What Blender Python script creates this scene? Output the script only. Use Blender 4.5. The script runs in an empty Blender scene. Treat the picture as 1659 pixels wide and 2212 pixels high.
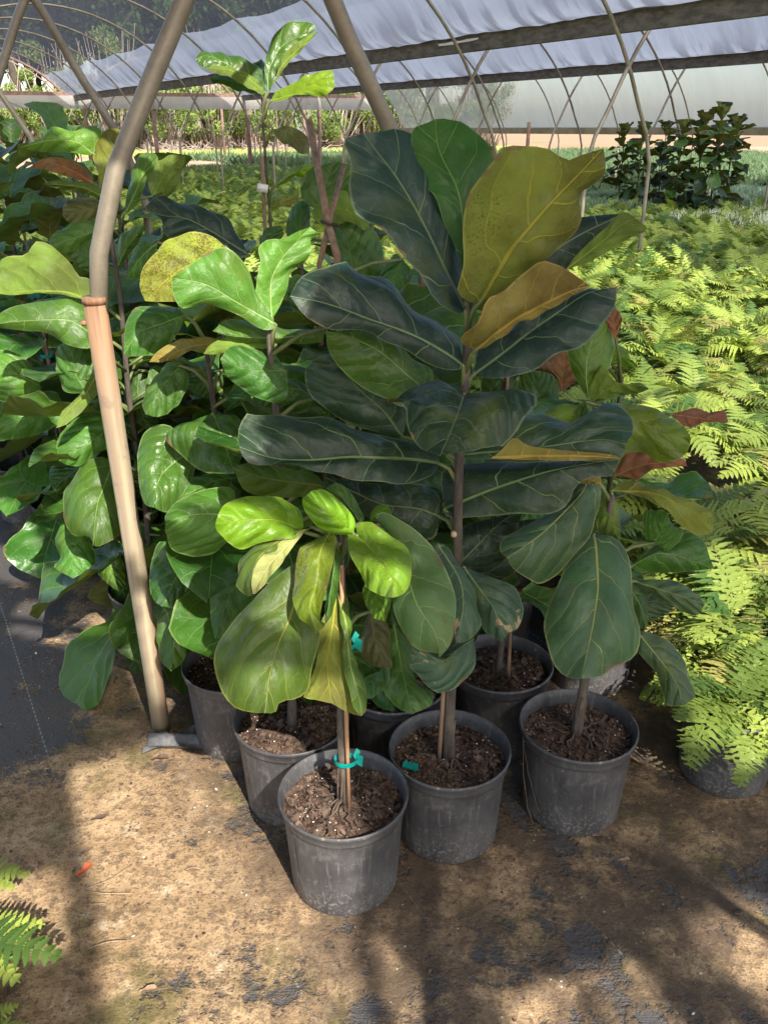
import bpy, math, random
import numpy as np
from mathutils import Vector, Matrix, noise
R = math.radians
random.seed(7)
sc = bpy.context.scene
COL = sc.collection

# ------------------------------------------------------------------ camera, world, sun
PITCH = R(24.1); CAMH = 1.55; FPX = 1850.0; W2, H2 = 829.5, 1106.0
cd = bpy.data.cameras.new("camera"); cam = bpy.data.objects.new("camera", cd); COL.objects.link(cam)
cam.location = (0, 0, CAMH); cam.rotation_euler = (math.pi/2 - PITCH, 0, 0)
cd.sensor_fit = 'VERTICAL'; cd.sensor_height = 36; cd.lens = 36*FPX/2212; cd.clip_start = 0.05; cd.clip_end = 2000
sc.camera = cam

SUN_AZ = (0.42, -0.91); SUN_EL = 42.0            # direction towards the sun (horizontal part), elevation
n_ = math.hypot(*SUN_AZ); SUN_AZ = (SUN_AZ[0]/n_, SUN_AZ[1]/n_)
SUNV = Vector((SUN_AZ[0]*math.cos(R(SUN_EL)), SUN_AZ[1]*math.cos(R(SUN_EL)), math.sin(R(SUN_EL))))
wd = bpy.data.worlds.new("World"); sc.world = wd; wd.use_nodes = True
nt = wd.node_tree; nt.nodes.clear()
sk = nt.nodes.new('ShaderNodeTexSky'); sk.sky_type = 'NISHITA'; sk.sun_disc = False
sk.sun_elevation = R(SUN_EL); sk.sun_rotation = math.atan2(SUN_AZ[0], SUN_AZ[1]); sk.dust_density = 2.0
bg = nt.nodes.new('ShaderNodeBackground'); bg.inputs['Strength'].default_value = 0.15
wo = nt.nodes.new('ShaderNodeOutputWorld')
nt.links.new(sk.outputs[0], bg.inputs[0]); nt.links.new(bg.outputs[0], wo.inputs[0])
ld = bpy.data.lights.new("sun", 'SUN'); ld.energy = 3.5; ld.angle = R(0.5); ld.color = (1.0, .94, .84)
sun = bpy.data.objects.new("sun", ld); COL.objects.link(sun)
sun.rotation_euler = SUNV.to_track_quat('Z', 'Y').to_euler()
sc.view_settings.view_transform = 'Standard'; sc.view_settings.look = 'None'
sc.view_settings.exposure = 1.5; sc.view_settings.gamma = 1.0
sc.cycles.max_bounces = 10; sc.cycles.transparent_max_bounces = 16
sc.cycles.diffuse_bounces = 5; sc.cycles.transmission_bounces = 6
sc.cycles.sample_clamp_indirect = 4.0

# ------------------------------------------------------------------ projection helpers (photo measured on a 1659 x 2212 grid)
CP, SP = math.cos(PITCH), math.sin(PITCH)
def ray(x, y):
    a = (x - W2)/FPX; d = (y - H2)/FPX
    return Vector((a, CP - SP*d, -(SP + CP*d)))         # per unit camera depth
def at(x, y, depth):
    return Vector((0, 0, CAMH)) + ray(x, y)*depth
def gnd(x, y, z=0.0):
    r = ray(x, y); t = (CAMH - z)/-r.z
    return Vector((0, 0, CAMH)) + r*t
def pix(p):
    X, Y, Z = p[0], p[1], p[2]-CAMH
    f = Y*CP - Z*SP; d = -Z*CP - Y*SP
    return (W2 + FPX*X/f, H2 + FPX*d/f, f)
def pole(X, Y, row):
    """height and camera depth of the point of the upright line (X, Y) seen at image row"""
    k = (row - H2)/FPX
    # down = -Z*CP - Y*SP ; f = Y*CP - Z*SP ; down = k f
    Z = -(Y*SP + k*Y*CP)/(CP - k*SP)
    return Z + CAMH, Y*CP - Z*SP
TH = R(29.6); CT, ST = math.cos(TH), math.sin(TH)
def AB(A, B, z=0.0):
    """A along the house, B across it"""
    return Vector((B*CT - A*ST, B*ST + A*CT, z))
def toAB(p): return (-p[0]*ST + p[1]*CT, p[0]*CT + p[1]*ST)

# ------------------------------------------------------------------ node helpers
class NT:
    def __init__(s, mat):
        s.t = mat.node_tree
    def n(s, typ, **kw):
        nd = s.t.nodes.new(typ)
        for k, v in kw.items():
            if k.startswith('i_'):
                nd.inputs[k[2:].replace('__', ' ')].default_value = v
            else: setattr(nd, k, v)
        return nd
    def l(s, a, b): s.t.links.new(a, b)
    def m(s, op, a, b=None, c=None, clamp=False):
        nd = s.t.nodes.new('ShaderNodeMath'); nd.operation = op; nd.use_clamp = clamp
        for i, v in enumerate((a, b, c)):
            if v is None: continue
            if isinstance(v, (int, float)): nd.inputs[i].default_value = v
            else: s.l(v, nd.inputs[i])
        return nd.outputs[0]
    def mr(s, v, a, b, c=0.0, d=1.0):
        nd = s.t.nodes.new('ShaderNodeMapRange'); nd.interpolation_type = 'SMOOTHSTEP'
        s.l(v, nd.inputs[0])
        for i, q in enumerate((a, b, c, d)): nd.inputs[i+1].default_value = q
        return nd.outputs[0]
    def mix(s, f, a, b, typ='MIX'):
        nd = s.t.nodes.new('ShaderNodeMix'); nd.data_type = 'RGBA'; nd.blend_type = typ
        for i, v in ((0, f), (6, a), (7, b)):
            if isinstance(v, (int, float)): nd.inputs[i].default_value = v
            elif isinstance(v, (tuple, list)): nd.inputs[i].default_value = (*v[:3], 1)
            else: s.l(v, nd.inputs[i])
        return nd.outputs[2]
    def noise(s, vec, scale, detail=4, rough=.6, off=None):
        nd = s.t.nodes.new('ShaderNodeTexNoise'); nd.inputs['Scale'].default_value = scale
        nd.inputs['Detail'].default_value = detail; nd.inputs['Roughness'].default_value = rough
        if vec is not None: s.l(vec, nd.inputs['Vector'])
        return nd.outputs['Fac']
    def vor(s, vec, scale, feat='F1'):
        nd = s.t.nodes.new('ShaderNodeTexVoronoi'); nd.feature = feat; nd.inputs['Scale'].default_value = scale
        if vec is not None: s.l(vec, nd.inputs['Vector'])
        return nd
    def bump(s, h, strength, dist, normal=None):
        nd = s.t.nodes.new('ShaderNodeBump'); nd.inputs['Strength'].default_value = strength
        nd.inputs['Distance'].default_value = dist; s.l(h, nd.inputs['Height'])
        if normal is not None: s.l(normal, nd.inputs['Normal'])
        return nd.outputs[0]
def newmat(name):
    m = bpy.data.materials.new(name); m.use_nodes = True; m.node_tree.nodes.clear()
    s = NT(m); out = s.n('ShaderNodeOutputMaterial')
    return m, s, out
def principled(s, col, rough=.6, normal=None, spec=.5, metal=0):
    p = s.n('ShaderNodeBsdfPrincipled')
    for k, v in (('Base Color', col), ('Roughness', rough), ('Metallic', metal), ('Specular IOR Level', spec)):
        if isinstance(v, (tuple, list)): p.inputs[k].default_value = (*v[:3], 1)
        elif isinstance(v, (int, float)): p.inputs[k].default_value = v
        else: s.l(v, p.inputs[k])
    if normal is not None: s.l(normal, p.inputs['Normal'])
    return p
def objvec(s):
    return s.n('ShaderNodeTexCoord').outputs['Object']
def geovec(s):
    return s.n('ShaderNodeNewGeometry').outputs['Position']

def simple_mat(name, c1, c2, scale=8, rough=.7, bump=.3, bdist=.004, spec=.4, stretch=None, metal=0):
    m, s, out = newmat(name)
    v = objvec(s)
    if stretch:
        mp = s.n('ShaderNodeMapping'); mp.inputs['Scale'].default_value = stretch; s.l(v, mp.inputs[0]); v = mp.outputs[0]
    f = s.noise(v, scale, 6, .65)
    c = s.mix(s.mr(f, .32, .68), c1, c2)
    p = principled(s, c, rough, s.bump(f, bump, bdist), spec, metal)
    s.l(p.outputs[0], out.inputs[0]); return m

def leaf_mat(name, top, under, vein=(.30, .36, .10), rough=.33, spots=0.0, spotcol=(.10, .035, .012), trans=.22, patch=None, veinw=1.0, spotscale=70, var=.5, dead=0.0):
    m, s, out = newmat(name)
    uv = s.n('ShaderNodeUVMap'); uv.uv_map = 'leaf'
    sp = s.n('ShaderNodeSeparateXYZ'); s.l(uv.outputs[0], sp.inputs[0])
    x, y = sp.outputs[0], sp.outputs[1]
    oi = s.n('ShaderNodeObjectInfo'); rnd = oi.outputs['Random']
    cmb = s.n('ShaderNodeCombineXYZ'); s.l(x, cmb.inputs[0]); s.l(y, cmb.inputs[1]); s.l(s.m('MULTIPLY', rnd, 37.0), cmb.inputs[2])
    vec = cmb.outputs[0]
    wob = s.noise(vec, 5, 2)
    ax = s.m('ABSOLUTE', x)
    t = s.m('SUBTRACT', y, s.m('ADD', s.m('MULTIPLY', ax, .62), s.m('MULTIPLY', s.m('MULTIPLY', ax, ax), 1.35)))
    t = s.m('ADD', t, s.m('MULTIPLY', s.m('SUBTRACT', wob, .5), .15))
    side = s.m('MULTIPLY', s.m('GREATER_THAN', x, 0.0), .33)
    fr = s.m('FRACT', s.m('ADD', s.m('ADD', s.m('MULTIPLY', t, 4.4), side), rnd))
    dist = s.m('ABSOLUTE', s.m('SUBTRACT', fr, .5))
    lat = s.mr(dist, 0.006*veinw, 0.024*veinw, 1, 0)
    lat = s.m('MULTIPLY', lat, s.mr(ax, .34, .05, .45, 1))
    mid = s.mr(s.m('SUBTRACT', ax, s.m('MULTIPLY', s.m('SUBTRACT', 1.0, y), .007*veinw)), .001, .005*veinw, 1, 0)
    dv = s.n('ShaderNodeVectorMath'); dv.operation = 'ADD'; nz = s.n('ShaderNodeTexNoise'); nz.inputs['Scale'].default_value = 8; s.l(vec, nz.inputs['Vector'])
    sc3 = s.n('ShaderNodeVectorMath'); sc3.operation = 'SCALE'; s.l(nz.outputs['Color'], sc3.inputs[0]); sc3.inputs['Scale'].default_value = .08; s.l(vec, dv.inputs[0]); s.l(sc3.outputs[0], dv.inputs[1])
    vr = s.vor(dv.outputs[0], 9, 'DISTANCE_TO_EDGE'); ter = s.mr(vr.outputs['Distance'], .0, .022, .16, 0)
    v = s.m('MAXIMUM', s.m('MAXIMUM', lat, ter), mid)
    big = s.noise(vec, 2.2, 3)
    bf = s.n('ShaderNodeNewGeometry').outputs['Backfacing']
    def shade(c, k): return tuple(min(1, q*k) for q in c)
    topc = s.mix(s.mr(big, .3, .7), shade(top, 1-.35*var), shade(top, 1+.45*var))
    hsv = s.n('ShaderNodeHueSaturation'); s.l(topc, hsv.inputs['Color'])
    s.l(s.mr(rnd, 0, 1, .485, .515), hsv.inputs['Hue']); s.l(s.mr(s.m('FRACT', s.m('MULTIPLY', rnd, 7.3)), 0, 1, .82, 1.18), hsv.inputs['Value'])
    topc = s.mix(s.m('MULTIPLY', v, .74), hsv.outputs[0], vein)
    undc = s.mix(s.mr(s.noise(vec, 1.7, 5, .65), .35, .65), shade(under, .62), (under[0]*1.1, min(.5, under[1]*1.35), under[2]*1.2))
    undc = s.mix(s.m('MULTIPLY', v, .8), undc, (min(.5, under[0]*2.0), min(.48, under[1]*1.9), under[2]*1.5))
    c = s.mix(bf, topc, undc)
    if spots > 0:
        sn = s.m('ADD', s.m('MULTIPLY', s.noise(vec, spotscale, 3, .7), .75), s.m('MULTIPLY', s.noise(vec, spotscale*.27, 2, .6), .25)); area = s.noise(vec, 3.1, 2)
        msk = s.m('MULTIPLY', s.mr(sn, .60-.1*spots, .66-.1*spots), s.mr(area, .62-.3*spots, .72-.1*spots))
        c = s.mix(s.m('MULTIPLY', msk, .85), c, spotcol)
    if patch:
        pn = s.noise(vec, 2.6, 4); c = s.mix(s.mr(pn, .50, .60), c, patch)
    if dead > 0:
        pn = s.noise(vec, 4.5, 3); c = s.mix(s.m('MULTIPLY', s.mr(pn, .66, .68), s.mr(y, .5, .7)), c, (.34, .24, .12))
    um = s.n('ShaderNodeUVMap'); um.uv_map = 'margin'; su = s.n('ShaderNodeSeparateXYZ'); s.l(um.outputs[0], su.inputs[0])
    c = s.mix(s.m('MULTIPLY', s.mr(s.m('ADD', su.outputs[0], s.m('MULTIPLY', s.noise(vec, 12, 3), .02)), .965, .995), .45), c, (vein[0]*1.1, vein[1], vein[2]*1.3))
    w1 = s.noise(vec, 7.5, 4, .7); c = s.mix(s.m('MULTIPLY', s.mr(w1, .69, .715), .8), c, (.10, .055, .022))
    w2 = s.m('ADD', s.noise(vec, 3.3, 4, .6), s.m('MULTIPLY', s.mr(su.outputs[0], .80, 1.0), .16)); c = s.mix(s.m('MULTIPLY', s.mr(w2, .735, .76), .85), c, (.16, .10, .045))
    w3 = s.noise(vec, 1.6, 3); c = s.mix(s.m('MULTIPLY', s.mr(w3, .56, .72), .35), c, (.13, .15, .02))
    # dust specks
    dn = s.vor(vec, 60); c = s.mix(s.m('MULTIPLY', s.mr(dn.outputs['Distance'], .035, .075, 1, 0), .28), c, (.45, .45, .36))
    wm = s.noise(vec, 3.6, 5, .7); c = s.mix(s.m('MULTIPLY', s.mr(wm, .52, .68), .16), c, (.30, .33, .26))
    quilt = s.m('SUBTRACT', s.m('MULTIPLY', s.mr(dist, 0, .40, 0, 1), s.mr(big, .25, .75, .3, 1)), s.m('MULTIPLY', mid, .6))
    fine = s.m('ADD', quilt, s.m('ADD', s.m('MULTIPLY', s.noise(vec, 26, 3), .25), s.m('MULTIPLY', s.noise(vec, 6, 3), 1.3)))
    nrm = s.bump(s.m('SUBTRACT', fine, s.m('MULTIPLY', v, .45)), .62, .0058)
    fres = s.m('MULTIPLY', s.noise(vec, 9, 3), .22)
    rg = s.m('ADD', s.m('ADD', rough+.01, fres), s.m('MULTIPLY', bf, .2))
    p = principled(s, c, rg, nrm, .38)
    tr = s.n('ShaderNodeBsdfTranslucent'); s.l(s.mix(.55, c, (.30, .42, .02)), tr.inputs[0]); s.l(nrm, tr.inputs[1])
    mx = s.n('ShaderNodeMixShader'); mx.inputs[0].default_value = trans
    s.l(p.outputs[0], mx.inputs[1]); s.l(tr.outputs[0], mx.inputs[2]); s.l(mx.outputs[0], out.inputs[0])
    return m

M = {}
GV = (.32, .40, .12)
M['dark'] = leaf_mat('leaf_dark_green', (.014, .036, .016), (.13, .12, .02), (.17, .24, .08), .34, trans=.06)
M['navy'] = leaf_mat('leaf_bluish_green', (.011, .030, .021), (.13, .12, .02), (.16, .23, .10), .36, trans=.05)
M['deep'] = leaf_mat('leaf_deep_green', (.036, .098, .012), (.13, .15, .03), (.16, .28, .06), .36, trans=.14)
M['green'] = leaf_mat('leaf_mid_green', (.056, .140, .016), (.15, .18, .03), (.24, .36, .09), .32, trans=.2)
M['gloss'] = leaf_mat('leaf_glossy_green', (.040, .110, .015), (.14, .16, .03), (.24, .36, .10), .22, trans=.14)
M['light'] = leaf_mat('leaf_light_green', (.085, .19, .022), (.20, .25, .06), (.36, .50, .16), .32, trans=.28)
M['pale'] = leaf_mat('leaf_pale_green', (.075, .150, .045), (.20, .25, .08), (.34, .42, .16), .40, trans=.2)
M['grey'] = leaf_mat('leaf_grey_green', (.045, .090, .050), (.16, .18, .08), (.24, .32, .15), .42, trans=.12, dead=1)
M['blue'] = leaf_mat('leaf_blue_green', (.050, .095, .038), (.14, .18, .06), (.38, .40, .11), .36, trans=.14)
M['chart'] = leaf_mat('leaf_young_yellow_green', (.15, .29, .012), (.30, .36, .05), (.34, .46, .05), .26, spots=.25, spotscale=45, trans=.32)
M['lime'] = leaf_mat('leaf_spotted_lime', (.13, .21, .014), (.24, .28, .05), (.26, .33, .05), .28, spots=.75, spotscale=42, trans=.25)
M['limegreen'] = leaf_mat('leaf_yellowing_green', (.070, .125, .016), (.20, .22, .05), (.30, .30, .05), .34, spots=.2, trans=.2)
M['olive'] = leaf_mat('leaf_olive_underside', (.05, .10, .02), (.155, .152, .020), (.3, .3, .06), .5, spots=.62, spotcol=(.045, .030, .006), trans=.14, spotscale=120, veinw=1.6)
M['oliveg'] = leaf_mat('leaf_green_underside', (.05, .10, .02), (.130, .175, .026), (.3, .3, .06), .5, trans=.2)
M['tan'] = leaf_mat('leaf_tan_underside', (.05, .10, .02), (.205, .142, .034), (.4, .3, .08), .55, spots=.4, spotcol=(.09, .05, .012), trans=.1, spotscale=110, veinw=1.6)
M['pcream'] = leaf_mat('leaf_cream_underside', (.05, .10, .02), (.40, .42, .13), (.5, .5, .2), .5, spots=.5, trans=.2)
M['rust'] = leaf_mat('leaf_rusty_brown', (.17, .065, .028), (.17, .065, .028), (.35, .2, .08), .6, trans=.08, spots=.3)
M['yellow'] = leaf_mat('leaf_yellow_spotted', (.25, .26, .03), (.25, .26, .03), (.4, .42, .1), .45, spots=1.25, spotcol=(.09, .04, .01), trans=.25, spotscale=70)
M['brown'] = leaf_mat('leaf_brown_olive', (.085, .085, .022), (.10, .085, .022), (.2, .2, .07), .45, trans=.1)

def mk_ground_cloth():
    m, s, out = newmat('dirty_ground_fabric')
    v = geovec(s)
    n1 = s.noise(v, 1.9, 6, .62); n2 = s.noise(v, 8, 7, .72); n3 = s.noise(v, 45, 4, .7); n4 = s.noise(v, 150, 3, .7)
    sep = s.n('ShaderNodeSeparateXYZ'); s.l(v, sep.inputs[0])
    # across-the-house coordinate, for seams of the fabric
    bb = s.m('ADD', s.m('MULTIPLY', sep.outputs[0], CT), s.m('MULTIPLY', sep.outputs[1], ST))
    aa = s.m('ADD', s.m('MULTIPLY', sep.outputs[0], -ST), s.m('MULTIPLY', sep.outputs[1], CT))
    # more bare fabric towards the right of the aisle and on the left far side
    cab = s.n('ShaderNodeCombineXYZ'); s.l(s.m('MULTIPLY', aa, .9), cab.inputs[0]); s.l(s.m('MULTIPLY', bb, 3.6), cab.inputs[1])
    strp = s.noise(cab.outputs[0], 1.6, 5, .6)
    xr = s.m('MULTIPLY', s.mr(bb, .72, 1.12, 0, 1), s.m('ADD', .034, s.m('MULTIPLY', s.m('SUBTRACT', strp, .5), .46)))
    xl = s.m('MULTIPLY', s.mr(bb, .44, .12, 0, .13), s.mr(aa, 1.8, 2.15, 0, 1))
    cover = s.m('SUBTRACT', s.m('ADD', s.m('ADD', s.m('MULTIPLY', n1, .45), s.m('MULTIPLY', n2, .38)), s.m('MULTIPLY', n3, .17)), s.m('ADD', xr, xl))
    sand = s.mr(cover, .425, .475)
    sandc = s.mix(s.mr(n2, .3, .7), (.26, .165, .085), (.50, .345, .195))
    sandc = s.mix(s.m('MULTIPLY', s.mr(n3, .50, .60), .55), sandc, (.100, .068, .042))
    n6 = s.noise(v, 17, 7, .75); sandc = s.mix(s.m('MULTIPLY', s.mr(n6, .54, .62), .6), sandc, (.085, .060, .042)); sandc = s.mix(s.m('MULTIPLY', s.mr(s.noise(v, 11, 6, .7), .58, .68), .6), sandc, (.62, .50, .34))
    moss = s.noise(v, 3.3, 5, .6)
    sandc = s.mix(s.m('MULTIPLY', s.mr(moss, .50, .64), .75), sandc, (.105, .095, .028))
    sandc = s.mix(s.m('MULTIPLY', s.mr(n4, .56, .64), .55), sandc, (.055, .036, .022))
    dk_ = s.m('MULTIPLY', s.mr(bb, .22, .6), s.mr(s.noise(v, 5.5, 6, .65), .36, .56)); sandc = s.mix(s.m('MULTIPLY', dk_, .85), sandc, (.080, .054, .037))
    # woven fabric
    wv = s.n('ShaderNodeTexWave'); wv.wave_type = 'BANDS'; wv.bands_direction = 'X'; wv.inputs['Scale'].default_value = 95; s.l(v, wv.inputs[0])
    wv2 = s.n('ShaderNodeTexWave'); wv2.wave_type = 'BANDS'; wv2.bands_direction = 'Y'; wv2.inputs['Scale'].default_value = 95; s.l(v, wv2.inputs[0])
    weave = s.m('MULTIPLY', wv.outputs['Fac'], wv2.outputs['Fac'])
    fab = s.mix(weave, (.055, .053, .054), (.165, .152, .145))
    fab = s.mix(s.m('MULTIPLY', s.mr(s.m('ADD', s.m('MULTIPLY', n3, .4), s.m('MULTIPLY', n2, .6)), .42, .62), .6), fab, (.12, .085, .055))
    c = s.mix(sand, fab, sandc)
    # perlite and grit
    vo = s.vor(v, 42); c = s.mix(s.m('MULTIPLY', s.mr(vo.outputs['Distance'], .07, .11, 1, 0), s.mr(n2, .5, .6)), c, (.72, .70, .64))
    vo2 = s.vor(v, 95); c = s.mix(s.m('MULTIPLY', s.mr(vo2.outputs['Distance'], .12, .2, 1, 0), .7), c, (.07, .045, .03))
    # stitched guide lines
    fr = s.m('ABSOLUTE', s.m('SUBTRACT', s.m('FRACT', s.m('MULTIPLY', s.m('ADD', bb, .03), 3.28)), .5))
    dash = s.m('GREATER_THAN', s.m('FRACT', s.m('MULTIPLY', aa, 46.0)), .35)
    seam = s.m('MULTIPLY', s.m('MULTIPLY', s.mr(fr, .004, .009, 1, 0), dash), s.m('SUBTRACT', 1.0, s.m('MULTIPLY', sand, .85)))
    c = s.mix(s.m('MULTIPLY', seam, .55), c, (.42, .47, .46))
    h = s.m('ADD', s.m('ADD', s.m('MULTIPLY', sand, .5), s.m('MULTIPLY', n3, .5)), s.m('ADD', s.m('MULTIPLY', n4, .22), s.m('MULTIPLY', s.m('MULTIPLY', weave, s.m('SUBTRACT', 1.0, sand)), .10)))
    rg = s.m('ADD', .55, s.m('MULTIPLY', sand, .4))
    p = principled(s, c, rg, s.bump(h, .9, .012), .4); s.l(p.outputs[0], out.inputs[0]); return m
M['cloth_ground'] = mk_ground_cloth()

def mk_soil(name, c1, c2):
    m, s, out = newmat(name); v = geovec(s)
    n1 = s.noise(v, 60, 5, .7); n2 = s.noise(v, 14, 4)
    c = s.mix(s.mr(n1, .35, .65), c1, c2); c = s.mix(s.mr(n2, .5, .75, 0, .5), c, (.02, .014, .01))
    vo = s.vor(v, 70); c = s.mix(s.mr(vo.outputs['Distance'], .05, .09, 1, 0), c, (.62, .58, .5))
    p = principled(s, c, .9, s.bump(n1, 1, .01), .2); s.l(p.outputs[0], out.inputs[0]); return m
M['soil'] = mk_soil('bark_potting_mix', (.040, .026, .019), (.16, .102, .075))
M['chip'] = simple_mat('bark_chips', (.046, .030, .022), (.20, .135, .098), 40, .85)
M['perlite'] = simple_mat('perlite', (.6, .58, .52), (.75, .73, .68), 90, .9)

def mk_pot():
    m, s, out = newmat('black_nursery_pot_plastic'); v = objvec(s)
    n1 = s.noise(v, 9, 5, .65); n2 = s.noise(v, 130, 3, .7)
    sep = s.n('ShaderNodeSeparateXYZ'); s.l(v, sep.inputs[0])
    dust = s.m('MULTIPLY', s.mr(sep.outputs[2], .12, -.0, 0, 1), s.mr(n2, .50, .66))
    c = s.mix(s.mr(n1, .3, .7), (.044, .043, .046), (.080, .078, .080))
    n5 = s.noise(v, 22, 6, .75); c = s.mix(s.m('MULTIPLY', s.mr(n5, .54, .66), .45), c, (.19, .175, .16))
    c = s.mix(s.m('MULTIPLY', dust, .65), c, (.30, .27, .24))
    vo = s.vor(v, 75); c = s.mix(s.m('MULTIPLY', s.mr(vo.outputs['Distance'], .06, .12, 1, 0), .6), c, (.33, .31, .28))
    mp = s.n('ShaderNodeMapping'); mp.inputs['Scale'].default_value = (40, 40, 4); s.l(v, mp.inputs[0])
    scr = s.noise(mp.outputs[0], 2, 4, .7); c = s.mix(s.m('MULTIPLY', s.mr(scr, .54, .7), .4), c, (.22, .205, .19))
    sp3 = s.vor(v, 28); c = s.mix(s.m('MULTIPLY', s.mr(sp3.outputs['Distance'], .05, .16, 1, 0), s.mr(n1, .42, .6)), c, (.26, .20, .14))
    p = principled(s, c, s.m('ADD', .38, s.m('MULTIPLY', n1, .25)), s.bump(n2, .15, .001), .5)
    s.l(p.outputs[0], out.inputs[0]); return m
M['pot'] = mk_pot()
M['bark'] = simple_mat('grey_brown_bark', (.040, .032, .025), (.120, .097, .076), 30, .85, .8, .006, stretch=(1, 1, .35))
M['twig'] = simple_mat('green_stem', (.10, .14, .04), (.17, .18, .07), 25, .6)
M['stake'] = simple_mat('wooden_stake', (.33, .17, .085), (.47, .27, .14), 20, .75, .5, .002, stretch=(3, 3, .3))
M['stake2'] = simple_mat('weathered_bamboo_stake', (.15, .090, .055), (.29, .18, .115), 22, .75, .5, .002, stretch=(3, 3, .5))
M['teal'] = simple_mat('teal_plastic_tie', (.0, .20, .17), (.01, .32, .27), 30, .4, .2, .001)
M['white'] = simple_mat('white_plastic', (.68, .68, .64), (.8, .8, .78), 20, .5)
M['pvc'] = simple_mat('aged_pvc_pipe', (.45, .40, .28), (.60, .56, .42), 12, .5)
M['rootm'] = simple_mat('surface_roots', (.06, .042, .03), (.14, .10, .07), 40, .9)

def mk_galv():
    m, s, out = newmat('weathered_steel_pipe'); v = geovec(s)
    n1 = s.noise(v, 5, 5, .6); n2 = s.noise(v, 90, 3, .6)
    c = s.mix(s.mr(n1, .3, .7), (.165, .138, .100), (.275, .240, .185)); c = s.mix(s.m('MULTIPLY', s.mr(s.noise(v, 24, 6, .75), .55, .7), .4), c, (.12, .085, .055)); c = s.mix(s.m('MULTIPLY', s.mr(n2, .45, .7), .3), c, (.13, .11, .08))
    p = principled(s, c, .48, s.bump(n2, .2, .001), .5, .25); s.l(p.outputs[0], out.inputs[0]); return m
M['galv'] = mk_galv()
def mk_sleeve():
    m, s, out = newmat('rusty_tan_ground_post'); v = geovec(s)
    mp = s.n('ShaderNodeMapping'); mp.inputs['Scale'].default_value = (28, 28, 1.1); s.l(v, mp.inputs[0])
    n1 = s.noise(mp.outputs[0], 1.3, 4, .6); n2 = s.noise(v, 60, 4, .6)
    sep = s.n('ShaderNodeSeparateXYZ'); s.l(v, sep.inputs[0])
    zz = s.m('ADD', sep.outputs[2], s.m('MULTIPLY', s.m('SUBTRACT', n1, .5), .5))
    c = s.mix(s.mr(n1, .4, .6), (.40, .325, .215), (.29, .235, .165))
    rust = s.mix(s.mr(n1, .35, .6), (.15, .060, .030), (.29, .175, .10))
    c = s.mix(s.mr(zz, .84, 1.16), c, rust)
    c = s.mix(s.m('MULTIPLY', s.mr(s.noise(v, 14, 5, .7), .55, .65), .5), c, (.17, .13, .10))
    c = s.mix(s.m('MULTIPLY', s.mr(n1, .58, .68), .4), c, (.40, .19, .09))
    c = s.mix(s.m('MULTIPLY', s.mr(sep.outputs[2], .12, .0), .6), c, (.20, .15, .11))
    p = principled(s, c, .6, s.bump(n1, .25, .002), .35); s.l(p.outputs[0], out.inputs[0]); return m
M['sleeve'] = mk_sleeve()
M['wood'] = simple_mat('grey_weathered_timber', (.085, .072, .058), (.19, .165, .135), 6, .85, .5, .004, stretch=(1, 1, 3))
M['woodbrown'] = simple_mat('brown_weathered_timber', (.13, .075, .055), (.24, .15, .115), 9, .85, .5, .004)
M['board'] = simple_mat('yellowish_side_board', (.16, .135, .08), (.25, .22, .14), 3, .8, .3, .004)

def mk_film(name, col, transp, trl, streak=.4, dirt=(.12, .12, .14), sc_=(1, 1, 1), spec=.3):
    m, s, out = newmat(name); v = geovec(s)
    uv = s.n('ShaderNodeUVMap'); uv.uv_map = 'cloth'
    sp = s.n('ShaderNodeSeparateXYZ'); s.l(uv.outputs[0], sp.inputs[0])
    wob = s.noise(v, 1.2, 3)
    a = s.m('ADD', sp.outputs[0], s.m('MULTIPLY', sp.outputs[1], .35))
    cm = s.n('ShaderNodeCombineXYZ'); s.l(s.m('MULTIPLY', a, 2.0), cm.inputs[0]); s.l(s.m('MULTIPLY', sp.outputs[1], .55), cm.inputs[1])
    wr = s.noise(cm.outputs[0], 1.6, 3, .55)
    edge = s.mr(sp.outputs[1], .9, .0, .12, 1)
    st = s.m('MULTIPLY', s.mr(wr, .46, .60), edge)
    c = s.mix(s.m('MULTIPLY', st, streak), col, dirt)
    big = s.noise(v, .35, 3); c = s.mix(s.mr(big, .35, .65, 0, .35), c, tuple(q*.72 for q in col))
    nrm = s.bump(wr, .6, .05)
    d = s.n('ShaderNodeBsdfDiffuse'); s.l(c, d.inputs[0]); s.l(nrm, d.inputs['Normal'])
    t = s.n('ShaderNodeBsdfTranslucent'); s.l(c, t.inputs[0]); s.l(nrm, t.inputs['Normal'])
    mx = s.n('ShaderNodeMixShader'); mx.inputs[0].default_value = trl; s.l(d.outputs[0], mx.inputs[1]); s.l(t.outputs[0], mx.inputs[2])
    tp = s.n('ShaderNodeBsdfTransparent')
    m2 = s.n('ShaderNodeMixShader')
    s.l(s.m('MULTIPLY', s.m('SUBTRACT', 1.0, s.m('MULTIPLY', st, .6)), transp), m2.inputs[0])
    s.l(mx.outputs[0], m2.inputs[1]); s.l(tp.outputs[0], m2.inputs[2]); s.l(m2.outputs[0], out.inputs[0]); return m
M['shade'] = mk_film('black_shade_cloth', (.075, .08, .098), .34, .5, .5)
M['silver'] = mk_film('pale_silver_shade_film', (.26, .285, .34), .18, .62, .9, (.07, .07, .09))
M['side'] = mk_film('milky_sidewall_film', (.22, .225, .215), .28, .6, .06, (.3, .3, .3))
M['roll'] = mk_film('rolled_white_curtain', (.42, .40, .385), .12, .45, .2, (.4, .38, .36))
M['gobo'] = mk_film('dark_sun_mask', (.05, .05, .05), .06, .3, .0)  # for the added, unseen sheet that shapes the sunlight

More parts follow.
